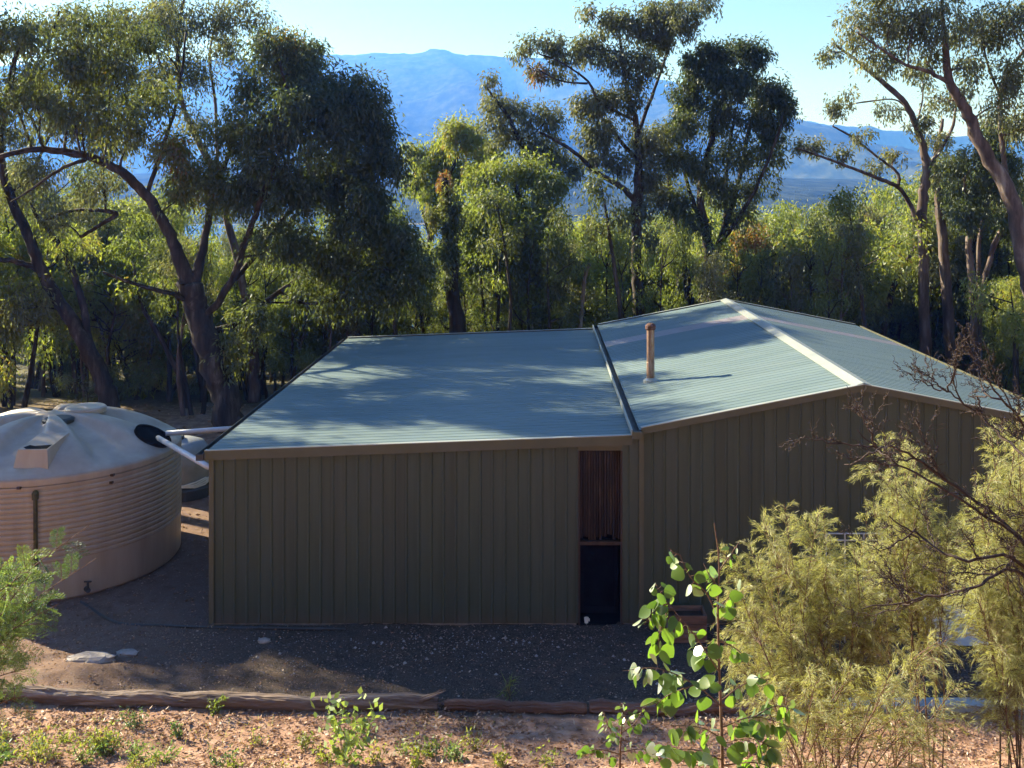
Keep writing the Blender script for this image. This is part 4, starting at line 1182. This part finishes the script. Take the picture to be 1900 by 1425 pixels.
# understorey just behind the yard, and the thicket on the left
for k in range(115):
    pxx = rf.uniform(-80, 1900); zz = rf.uniform(33.5, 44) if pxx > 380 else rf.uniform(31, 42)
    if 1600 < pxx < 1880: zz = max(zz, 40)
    yt = np.interp(pxx, TOPX, TOPY) + rf.uniform(10, 110)
    q = P(pxx, 500, zz); plant(rf.choice((7, 7, 8, 9)), q.x, zz, CZ - (yt - CY) / F * zz - gz(q.x, zz), rf.uniform(0, 6.28), rf.uniform(.7, 1.05))
for (Z, dx, x0, x1, hs) in ((32.5, 3.4, -200, 330, 2.2), (36.5, 3.0, -200, 420, 3.0), (38.0, 4.2, 400, 1620, 2.0), (42, 3.9, 300, 1750, 2.2), (37.0, 2.6, 1880, 2100, 2.0), (43, 3, 1640, 2200, 3.2), (47, 4, 200, 2000, 4.5), (55, 5, 0, 2000, 5)):
    x = (x0 - CX) / F * Z
    while x < (x1 - CX) / F * Z:
        plant(rf.choice((5, 5, 6)), x + rf.uniform(-.8, .8), Z + rf.uniform(-1.2, 1.2), hs * rf.uniform(.6, 1.25), rf.uniform(0, 6.28), rf.uniform(.8, 1.1))
        x += dx
for (px_, Z, h, k) in ((30, 33, 6.0, 3), (120, 36, 6.5, 1), (230, 35, 5.2, 3), (300, 38, 6.2, 1), (-60, 31, 7, 4), (250, 41, 8, 1), (60, 40, 9, 0), (540, 33.5, 4.6, 4), (600, 36, 5.0, 1), (690, 36, 5.2, 4), (1110, 39, 5.5, 3), (1230, 40, 5.0, 1), (1480, 41, 6.0, 0), (1440, 44, 7.2, 4), (1515, 46, 7.6, 1), (1460, 52, 8.6, 2), (1560, 40, 6.2, 3), (1640, 42, 6.5, 1), (1890, 34, 4.5, 3), (1930, 38, 6, 1), (1500, 38, 4, 4)):
    q = P(px_, 500, Z); plant(k, q.x, q.y, h, rf.uniform(0, 6.28), 1.0)

# ------------------------------------------------------------------ foreground plants


def feather_shrub(label, base_px, Zb, tips, seed, per_side=30, side_len=.42, stem_r=.008, dens=1.0):
    """stems rising from one foot, clothed in fine drooping sprays"""
    rng = np.random.default_rng(seed)
    bp = P(base_px, 1425, Zb); bz = gz(bp.x, Zb); R0 = np.array([bp.x, Zb, bz])
    root = thing('feathery_shrub', label, 'shrub', tuple(R0), 'feathery shrubs on the bank')
    mb = MB(); Q = []; T = []
    last = None
    for (x, y, dz, low) in tips:
        tp = P(x, y, Zb + dz); tip = np.array(tp) - R0
        if low > 0:
            foot = np.array([rng.uniform(-.16, .16), rng.uniform(-.16, .16), -.3])
            mid = foot + (tip - foot) * np.array([.42, .42, .52]) + rng.normal(size=3) * .05
            sp_ = smooth_path([list(foot) + [stem_r], list(mid) + [stem_r * .7], list(foot * .15 + tip * .85 + np.array([0, 0, .03])) + [stem_r * .4], list(tip) + [.002]], 8)
            last = sp_
        else:
            st = last[int(rng.integers(8, 15))]
            sp_ = smooth_path([list(st[:3]) + [stem_r * .55], list(st[:3] * .5 + tip * .5 + rng.normal(size=3) * .05 + np.array([0, 0, .03])) + [stem_r * .4], list(tip) + [.0018]], 12)
        low = abs(low)
        mb.tube([r[:3] for r in sp_], list(np.maximum(sp_[:, 3], .0014)), 5, False)
        ns_ = int(per_side * dens)
        for k in range(ns_):
            u = low + (1 - low) * (k + rng.random()) / ns_
            i = min(int(u * (len(sp_) - 1)), len(sp_) - 2)
            st = sp_[i, :3]; tg = norm(sp_[i + 1, :3] - sp_[i, :3])
            a = rng.uniform(0, 6.28); out = norm(np.cross(tg, norm(rng.normal(size=3))))
            ln = side_len * (1.08 - .75 * u) * rng.uniform(.6, 1.2)
            d = norm(tg * rng.uniform(.5, 1.0) + out * .8 + np.array([0, 0, .35]))
            n = 7; pts = []
            for j in range(n):
                v = j / (n - 1); pts.append(st + d * ln * v + np.array([0, 0, -.55]) * ln * v * v * rng.uniform(.75, 1.1))
            pts = np.array(pts)
            mb.tube([p for p in pts[::2]], [.0028, .002, .0015, .001], 3, False)
            m = int(84 * (ln / .3))
            v = rng.uniform(.05, 1, m); jj = np.minimum((v * (n - 1)).astype(int), n - 2)
            f_ = (v * (n - 1) - jj)[:, None]
            b = pts[jj] * (1 - f_) + pts[jj + 1] * f_ + rng.normal(size=(m, 3)) * .012 * (1 - v[:, None] * .6)
            ax = norm(pts[jj + 1] - pts[jj])
            dd = ax * 1.0 + norm(rng.normal(size=(m, 3))) * .5 + np.array([0, 0, -.22])
            Q.append(leaf_quads(b, dd, .046 * rng.uniform(.4, 1.4, m), .0029 * rng.uniform(.7, 1.3, m), rng))
            T.append(np.clip(.12 + .62 * u + .22 * v + rng.normal(0, .13, m), 0, 1))
    mb.build('stems', M['stem'], root, True)
    link('foliage', quad_mesh('foliage', np.concatenate(Q), M['feather'], np.concatenate(T)), root)
    return root


def tipset(pts, Z, n, seed, sx=35, sy=35, low=.3):
    r = random.Random(seed); out = []
    for (x, y) in pts:
        for k in range(n):
            out.append((x + r.gauss(0, sx) * (k > 0), y + abs(r.gauss(0, sy)) * (k > 0), r.uniform(-.55, .55), low if k == 0 else -.12))
    return out


feather_shrub('wide yellow green feathery shrub behind the round leaved sapling', 1560, 8.2,
              tipset([(1455, 935), (1390, 1010), (1530, 955), (1370, 1085), (1480, 1040), (1560, 1040), (1420, 1130), (1600, 1000), (1520, 1130), (1380, 1180), (1610, 1110), (1470, 1200), (1640, 1060)], 8.2, 4, 3), 71)
feather_shrub('taller feathery shrub reaching up the gable wall beside the dead twigs', 1700, 9.0,
              tipset([(1640, 800), (1700, 830), (1660, 880), (1620, 930), (1720, 920), (1760, 960), (1680, 980), (1740, 1040), (1630, 1020)], 9.0, 4, 5, 30, 35), 72)
feather_shrub('golden feathery shrub with arching sprays at the right edge', 1900, 7.6,
              tipset([(1850, 800), (1885, 760), (1830, 880), (1890, 900), (1815, 960), (1870, 1000), (1900, 830), (1840, 1080), (1890, 1120), (1930, 950), (1800, 1050), (1860, 1200)], 7.6, 4, 7, 30, 40), 73)
feather_shrub('low brown feathery shrub with thin stems beneath the wide one', 1500, 7.0,
              tipset([(1420, 1260), (1500, 1240), (1580, 1230), (1650, 1250), (1700, 1220), (1760, 1180), (1780, 1270), (1540, 1310), (1460, 1330), (1620, 1320), (1690, 1330), (1590, 1280)], 7.0, 3, 9, 40, 30, .45), 74, per_side=14, dens=.65)

# dead twiggy shrub at the right
rng = np.random.default_rng(81)
DZ_ = 6.6
db = P(2010, 1425, DZ_); dz0 = gz(db.x, DZ_)
ds = thing('dead_shrub', 'bare dark twiggy dead shrub crossing the feathery shrubs', 'shrub', (db.x, DZ_, dz0))
R0 = np.array([db.x, DZ_, dz0]); mb = MB()


def twig(pts, r0, gen):
    sp_ = smooth_path(pts, 6)
    sp_ += rng.normal(size=sp_.shape) * .006
    mb.tube(list(sp_), list(np.linspace(r0, max(.0014, r0 * .25), len(sp_))), 5 if gen < 2 else 4, False)
    if gen >= 3: return
    for k in range((7, 5, 4)[gen]):
        i = int(rng.integers(len(sp_) // 4, len(sp_) - 2)); tg = norm(sp_[i + 1] - sp_[i])
        d = norm(tg + norm(rng.normal(size=3)) * .75 + np.array([-.1, 0, .1])); ln = (.5, .24, .11)[gen] * rng.uniform(.4, 1.1)
        p = sp_[i]
        twig([p, p + d * ln * .5 + rng.normal(size=3) * ln * .05, p + d * ln + np.array([0, 0, .06 * ln])], max(.0022, r0 * .45), gen + 1)


for path in ([(2010, 1420), (1980, 1200), (1900, 1010), (1760, 915), (1650, 850), (1590, 800)],
             [(1980, 1200), (1920, 1040), (1850, 960), (1740, 880), (1660, 830), (1620, 840), (1570, 865)],
             [(2010, 1420), (2000, 1000), (1930, 880), (1850, 800), (1780, 740), (1745, 720)],
             [(1990, 1250), (1900, 1065), (1800, 1092), (1720, 1110), (1600, 1130)],
             [(2000, 1100), (1950, 920), (1900, 790), (1850, 740), (1800, 735)],
             [(1980, 1150), (1880, 1035), (1780, 1040), (1700, 990), (1650, 960)]):
    pts = [np.array(P(x, y, DZ_ + rng.uniform(-.25, .25))) - R0 for (x, y) in path]
    pts[0] = np.array([rng.uniform(-.05, .05), 0, -.05]) if path[0][1] > 1400 else pts[0]
    twig(pts, .015, 0)
mb.build('branches', M['twig'], ds, True)

# round-leaved eucalypt sapling
M['round_leaf'] = None
m_, nt_, b_, o_ = nodes_of('round_waxy_leaf')
nt_.nodes.remove(b_)
oi = N(nt_, 'ShaderNodeObjectInfo')
r_ = ramp(nt_, [(0, (.045, .085, .030)), (.45, (.085, .15, .035)), (.8, (.12, .20, .045)), (1, (.10, .16, .05))]); nt_.links.new(oi.outputs['Random'], r_.inputs[0])
d_ = N(nt_, 'ShaderNodeBsdfDiffuse'); t_ = N(nt_, 'ShaderNodeBsdfTranslucent'); g_ = N(nt_, 'ShaderNodeBsdfGlossy'); g_.inputs['Roughness'].default_value = .42
nt_.links.new(r_.outputs[0], d_.inputs[0])
mu_ = N(nt_, 'ShaderNodeVectorMath', operation='MULTIPLY'); mu_.inputs[1].default_value = (2.2, 2.3, .8); nt_.links.new(r_.outputs[0], mu_.inputs[0]); nt_.links.new(mu_.outputs[0], t_.inputs[0])
a1 = N(nt_, 'ShaderNodeMixShader'); a1.inputs[0].default_value = .5; nt_.links.new(d_.outputs[0], a1.inputs[1]); nt_.links.new(t_.outputs[0], a1.inputs[2])
lw = N(nt_, 'ShaderNodeFresnel'); lw.inputs[0].default_value = 1.45
mm1 = N(nt_, 'ShaderNodeMath', operation='MULTIPLY_ADD'); mm1.inputs[1].default_value = .26; mm1.inputs[2].default_value = .02; nt_.links.new(lw.outputs[0], mm1.inputs[0])
a2 = N(nt_, 'ShaderNodeMixShader'); nt_.links.new(mm1.outputs[0], a2.inputs[0]); nt_.links.new(a1.outputs[0], a2.inputs[1]); nt_.links.new(g_.outputs[0], a2.inputs[2])
nt_.links.new(a2.outputs[0], o_.inputs['Surface'])
M['round_leaf'] = m_


def leaf_shape(name, asp, seed):
    r = random.Random(seed); mb = MB(); n = 9
    ed = []
    for k in range(n):
        u = k / (n - 1); w = .5 * asp * math.sin(math.pi * u ** .72) ** .75
        ed.append((u, w))
    vs = []
    curl = r.uniform(-.12, .16); fold = r.uniform(.08, .2)
    for (u, w) in ed:
        z0 = curl * u * u
        vs += [(-w, u, z0 + fold * w), (0, u, z0), (w, u, z0 + fold * w)]
    mb.add(vs, [q for k in range(n - 1) for q in ((3 * k, 3 * k + 1, 3 * k + 4, 3 * k + 3), (3 * k + 1, 3 * k + 2, 3 * k + 5, 3 * k + 4))])
    return mb.mesh(name, M['round_leaf'], True)


LEAVES = [leaf_shape('leaf', a, k) for k, a in enumerate((.95, .85, .8, 1.0, .55, .42))]
SZ = 5.6
rs = random.Random(21)


def sapling(label, Zs, stem, branches, extra, size, seed, grp=None):
    rs = random.Random(seed)
    fx_ = stem[0][0]; b = P(fx_, 1425, Zs); bz = gz(b.x, Zs); R0 = Vector((b.x, Zs, bz))
    root = thing('eucalyptus_sapling', label, 'sapling', tuple(R0), grp)
    mb = MB(); spots = []

    def path(pts, r0, r1, first=False):
        rows = [list(P(x, y, Zs + dz) - R0) + [0] for (x, y, dz) in pts]
        if first: rows.insert(0, [0, 0, -.05, 0])
        s_ = smooth_path(rows, 6)
        mb.tube([q[:3] for q in s_], list(np.linspace(r0, r1, len(s_))), 6, False)
        return s_
    path(stem, .011, .003, True)
    for (pts, nl, sz) in branches:
        s_ = path(pts, .0045, .0015)
        nl = int(nl * 1.8)
        for k in range(nl):
            u = .2 + .8 * (k + rs.random() * .6) / nl
            i = min(int(u * (len(s_) - 1)), len(s_) - 2)
            spots.append((Vector(s_[i, :3]), Vector(s_[i + 1, :3] - s_[i, :3]).normalized(), sz))
    for (x, y, sz) in extra:
        p = P(x, y, Zs + rs.uniform(-.1, .1)) - R0
        spots.append((p, Vector((rs.uniform(-1, 1), rs.uniform(-1, 1), .2)).normalized(), sz))
    for k, (p, tg, sz) in enumerate(spots):
        side = tg.cross(Vector((rs.uniform(-1, 1), rs.uniform(-1, 1), rs.uniform(-1, 1)))).normalized()
        pd = (side + Vector((0, 0, -.35)) + tg * .3).normalized()
        a = p + pd * rs.uniform(.012, .03)
        mb.tube([p, (p + a) / 2, a], [.0018, .0015, .0012], 4, False)
        d = (pd + Vector((rs.uniform(-.4, .4), rs.uniform(-.4, .4), -.75))).normalized()
        q = d.to_track_quat('Y', 'Z') @ Matrix.Rotation(rs.uniform(0, 6.28), 3, 'Y').to_quaternion()
        sh = LEAVES[rs.choice((0, 0, 1, 2, 3, 3, 4))] if sz > .05 else LEAVES[rs.choice((2, 4, 5))]
        o = link('leaf', sh, root, a)
        o.rotation_mode = 'QUATERNION'; o.rotation_quaternion = q
        k_ = sz * rs.uniform(.6, 1.2); o.scale = (k_, k_, k_)
    mb.build('stem', M['stem'], root, True)
    return root


sapling('round leaved eucalypt sapling with glossy leaves in front of the gravel', SZ,
        [(1340, 1424, 0), (1338, 1330, 0), (1334, 1230, 0), (1332, 1120, 0), (1334, 1040, 0), (1325, 970, 0)],
        [([(1334, 1150, 0), (1310, 1100, -.1), (1280, 1070, -.15), (1262, 1030, -.2)], 7, .075),
         ([(1262, 1030, -.2), (1250, 1025, -.2), (1240, 1015, -.2)], 2, .06),
         ([(1334, 1090, 0), (1318, 1070, 0), (1305, 1045, .05)], 4, .075),
         ([(1333, 1130, 0), (1350, 1110, .1), (1372, 1090, .15)], 6, .075),
         ([(1334, 1060, 0), (1355, 1030, .1), (1372, 1005, .1)], 4, .05),
         ([(1336, 1250, 0), (1290, 1180, -.15), (1240, 1120, -.2), (1215, 1080, -.2)], 13, .075),
         ([(1240, 1120, -.2), (1215, 1130, -.2), (1195, 1160, -.2)], 8, .07),
         ([(1240, 1130, -.1), (1225, 1170, -.1), (1220, 1215, -.1)], 7, .085),
         ([(1338, 1310, 0), (1290, 1270, -.1), (1220, 1240, -.2), (1155, 1245, -.3)], 14, .08),
         ([(1290, 1270, -.1), (1240, 1290, -.1), (1215, 1310, -.1)], 9, .09),
         ([(1337, 1230, 0), (1310, 1210, .1), (1285, 1200, .1)], 5, .09),
         ([(1336, 1190, 0), (1360, 1200, .15), (1385, 1220, .2)], 7, .065),
         ([(1338, 1300, 0), (1380, 1270, .1), (1430, 1260, .2)], 8, .075),
         ([(1338, 1350, 0), (1400, 1330, .1), (1470, 1350, .2)], 14, .085),
         ([(1339, 1380, 0), (1390, 1370, -.1), (1440, 1390, -.1)], 12, .09),
         ([(1339, 1370, 0), (1300, 1350, -.1), (1240, 1345, -.2)], 9, .085),
         ([(1340, 1410, 0), (1280, 1390, -.1), (1210, 1400, -.2)], 12, .085),
         ([(1400, 1330, .1), (1440, 1310, .2), (1480, 1320, .2)], 7, .075),
         ([(1340, 1420, 0), (1400, 1415, -.1), (1450, 1430, -.1)], 9, .09)],
        [], .07, 31)
sapling('pale grey leaved eucalypt seedling in front of the reddish log', 6.6,
        [(1150, 1424, 0), (1152, 1370, 0), (1156, 1320, 0)],
        [([(1152, 1380, 0), (1130, 1350, -.1), (1120, 1320, -.1)], 12, .05), ([(1153, 1360, 0), (1180, 1340, .1), (1195, 1310, .1)], 12, .05), ([(1151, 1400, 0), (1110, 1390, -.1), (1080, 1400, -.1)], 12, .055), ([(1152, 1395, 0), (1190, 1390, .1), (1230, 1400, .1)], 12, .055), ([(1156, 1345, 0), (1160, 1325, 0), (1150, 1300, 0)], 8, .045)],
        [], .05, 33)


def weed(name, label, px_, py_, Z, h, spread, n, tint, leaf='fresh', L=.05, Wd=.022, seed=1, cat='weed', stems=5, grp=None):
    rng = np.random.default_rng(seed)
    p = P(px_, py_, Z); z = gz(p.x, Z)
    root = thing(name, label, cat, (p.x, Z, z), grp)
    mb = MB(); Q = []; T = []
    for s in range(stems):
        a = rng.uniform(0, 6.28); q = spread * rng.uniform(.2, 1)
        tp = np.array([q * math.cos(a), q * math.sin(a) * .6, h * rng.uniform(.6, 1)])
        pts = np.array(wander((0, 0, -.02), tp, 6, .08))
        mb.tube(list(pts), list(np.linspace(.005, .0015, 7)), 4, False)
        m = n // stems
        i = rng.integers(1, 7, m); b = pts[i] + rng.normal(size=(m, 3)) * spread * .14
        d = norm(rng.normal(size=(m, 3))) + np.array([0, 0, .1])
        Q.append(leaf_quads(b, d, L * rng.uniform(.6, 1.3, m), Wd * rng.uniform(.7, 1.3, m), rng, .15)); T.append(tint + rng.normal(0, .12, m))
    mb.build('stem', M['stem'], root)
    link('foliage', quad_mesh('foliage', np.concatenate(Q), M[leaf], np.concatenate(T)), root)


weed('young_wattle', 'bright yellow green seedling in front of the grey log', 640, 1400, 11.7, .85, .42, 230, .95, leaf='wattle', L=.10, Wd=.055, seed=90, stems=9)
weed('weed_plant', 'low leafy weed beside the bright yellow green seedling', 775, 1410, 11.6, .32, .16, 120, .7, L=.06, Wd=.03, seed=91)
weed('weed_plant', 'dark green weed clump on the bank below the thin log', 800, 1385, 12.0, .16, .25, 160, .35, L=.06, Wd=.025, seed=92)
weed('weed_plant', 'small green weed under the grey log by its shaded side', 400, 1320, 13.3, .25, .14, 90, .45, L=.06, Wd=.025, seed=93)
weed('weed_plant', 'sparse green weed on the sunny bank left of the seedling', 470, 1360, 12.4, .14, .2, 80, .75, L=.05, Wd=.022, seed=94)
weed('weed_plant', 'greyish weed tuft below the pale grey leaved seedling', 1020, 1400, 11.8, .2, .22, 110, .6, L=.05, Wd=.02, seed=95)
weed('grass_tuft', 'thin upright dry grass tuft behind the thin reddish log', 945, 1310, 13.7, .30, .06, 60, .8, L=.22, Wd=.008, seed=96, cat='grass')
weed('weed_plant', 'yellow green weed patch below the leafy wattle at left', 190, 1370, 12.1, .25, .35, 260, .8, L=.06, Wd=.022, seed=97, stems=9)
weed('weed_plant', 'pale green spreading weed at the left end of the grey log', 60, 1370, 11.9, .3, .5, 420, .75, L=.07, Wd=.02, seed=98, stems=12)
weed('weed_plant', 'grey green upright weed leaning over the grey log', 250, 1335, 12.9, .28, .2, 160, .5, leaf='wattle', L=.08, Wd=.014, seed=99, stems=7)
weed('weed_plant', 'small yellowish weed right of the seedling on the bank', 690, 1395, 11.8, .18, .25, 120, .85, L=.05, Wd=.022, seed=100)
wl = ['leafy green weed low on the bank near the wattle', 'bright weed among dry litter near the wattle', 'fine leaved pale weed on the bank', 'tiny yellow weed among the bank litter']
for k in range(26):
    xx = rs.choice((rs.uniform(-20, 340), rs.uniform(-20, 1100)))
    Zw = rs.uniform(11.5, 12.8)
    weed('weed_plant', wl[k % 2 + (0 if xx < 340 else 2)], xx, 1380, Zw, rs.uniform(.08, .22), rs.uniform(.12, .3), 110, rs.uniform(.5, .9), leaf=rs.choice(('wattle', 'fresh', 'wattle')), L=rs.uniform(.04, .08), Wd=rs.uniform(.012, .025), seed=200 + k, stems=6, grp='small weeds on the bank')
# short dry grass over the bank
rg = np.random.default_rng(44); n = 5200
x = rg.uniform(-8, 8.5, n); y = rg.uniform(9.8, 13.2, n); kk = vnoise(x * .8, y * .8, 77) > .02
x, y = x[kk], y[kk]; n = len(x)
v = leaf_quads(np.stack([x, y, ground_h(x, y)], -1), rg.normal(size=(n, 3)) * .5 + np.array([0, 0, 1.]), .07 * rg.uniform(.5, 1.6, n), .006, rg, .2)
tag(link('dry_grass', quad_mesh('dry_grass', v, M['feather'], rg.normal(.6, .2, n))), 'short dry grass blades over the sunny bank', 'grass', kind='stuff')


# feathery wattle at the left edge
def wattle(label, base_px, Zb, fronds, seed):
    rng = np.random.default_rng(seed); bp = P(base_px, 1425, Zb); bz = gz(bp.x, Zb); R0 = np.array([bp.x, Zb, bz])
    root = thing('wattle_shrub', label, 'shrub', tuple(R0), None); mb = MB(); Q = []; T = []
    for (x0, y0, x1, y1, dz, tint) in fronds:
        a = np.array(P(x0, y0, Zb + dz)) - R0; b = np.array(P(x1, y1, Zb + dz + rng.uniform(-.2, .2))) - R0
        st = np.array([rng.uniform(-.05, .05), rng.uniform(-.05, .05), 0])
        sp_ = smooth_path([list(st) + [0], list((st + a) * .5 + np.array([-.02, 0, .05])) + [0], list(a) + [0], list((a + b) / 2 + np.array([0, 0, .03])) + [0], list(b) + [0]], 7)[:, :3]
        mb.tube(list(sp_), list(np.linspace(.009, .0015, len(sp_))), 5, False)
        axis_ = sp_[14:]
        # several bipinnate leaves along the shoot
        for k in range(9):
            i = int(k / 9 * (len(axis_) - 2)); p = axis_[i]; tg = norm(axis_[i + 1] - axis_[i])
            side = norm(np.cross(tg, norm(rng.normal(size=3)))); d = norm(tg * .7 + side * .8 + np.array([0, 0, .2])); ln = rng.uniform(.12, .2)
            rp = [p + d * ln * v + np.array([0, 0, -.25 * ln]) * v * v for v in np.linspace(0, 1, 9)]
            mb.tube(rp[::2], [.002, .0016, .0013, .001, .0008], 3, False)
            wv = norm(np.cross(d, norm(rng.normal(size=3)))) 
            for j in range(1, 9):
                for s in (-1, 1):
                    pd = norm(wv * s + d * .55); pl = .055 * (1 - .5 * abs(j - 4) / 5) * rng.uniform(.8, 1.2)
                    m = 11; v = np.linspace(.1, 1, m); pb = rp[j] + pd * pl * v[:, None]
                    for s2 in (-1, 1):
                        dd = np.broadcast_to(d * s2 * .9 + pd * .5, (m, 3)) + rng.normal(size=(m, 3)) * .12
                        Q.append(leaf_quads(pb, dd, .013, .0036, rng)); T.append(np.full(m, tint) + rng.normal(0, .1, m))
    mb.build('branches', M['stem'], root, True)
    link('foliage', quad_mesh('foliage', np.concatenate(Q), M['wattle'], np.concatenate(T)), root)


rw = random.Random(8)
fr = []
for (x0, y0, x1, y1, t0) in ((-60, 1180, 75, 1015, .85), (-40, 1190, 60, 1060, .8), (-60, 1200, 180, 1035, .2), (-30, 1150, 165, 975, .15), (-60, 1230, 100, 1090, .7), (-50, 1260, 60, 1150, .75), (-70, 1140, 20, 1040, .8), (-60, 1290, 50, 1240, .6), (-40, 1220, 110, 1120, .3), (-80, 1120, 50, 1080, .6),
                         (-60, 1340, 50, 1290, .6), (-50, 1300, 40, 1180, .7), (-70, 1250, 20, 1110, .8)):
    for k in range(1 + (t0 > .65)):
        fr.append((x0 + rw.gauss(0, 10), y0 + rw.gauss(0, 10), x1 + rw.gauss(0, 14) * (k > 0), y1 + rw.gauss(0, 14) * (k > 0), rw.uniform(-.25, .25), t0 + rw.uniform(-.1, .1)))
wattle('green feathery wattle shrub with drooping fronds at the left edge', -110, 6.2, fr, 111)

# ------------------------------------------------------------------ the air between here and the mountain
mh = bpy.data.materials.new('haze_air'); mh.use_nodes = True; hn = mh.node_tree
for n_ in list(hn.nodes): hn.nodes.remove(n_)
ho = hn.nodes.new('ShaderNodeOutputMaterial'); hv = hn.nodes.new('ShaderNodeVolumePrincipled')
hv.inputs['Color'].default_value = (.07, .22, 1, 1); hv.inputs['Density'].default_value = .00046; hv.inputs['Anisotropy'].default_value = .3; hv.inputs['Absorption Color'].default_value = (1, 1, 1, 1)
hn.links.new(hv.outputs[0], ho.inputs['Volume'])
mb = MB(); mb.box(-3050, 3050, -300, 5000, -24, 480)
hz = mb.build('haze', mh); tag(hz, 'thin blue haze filling the valley air', 'haze', kind='stuff')
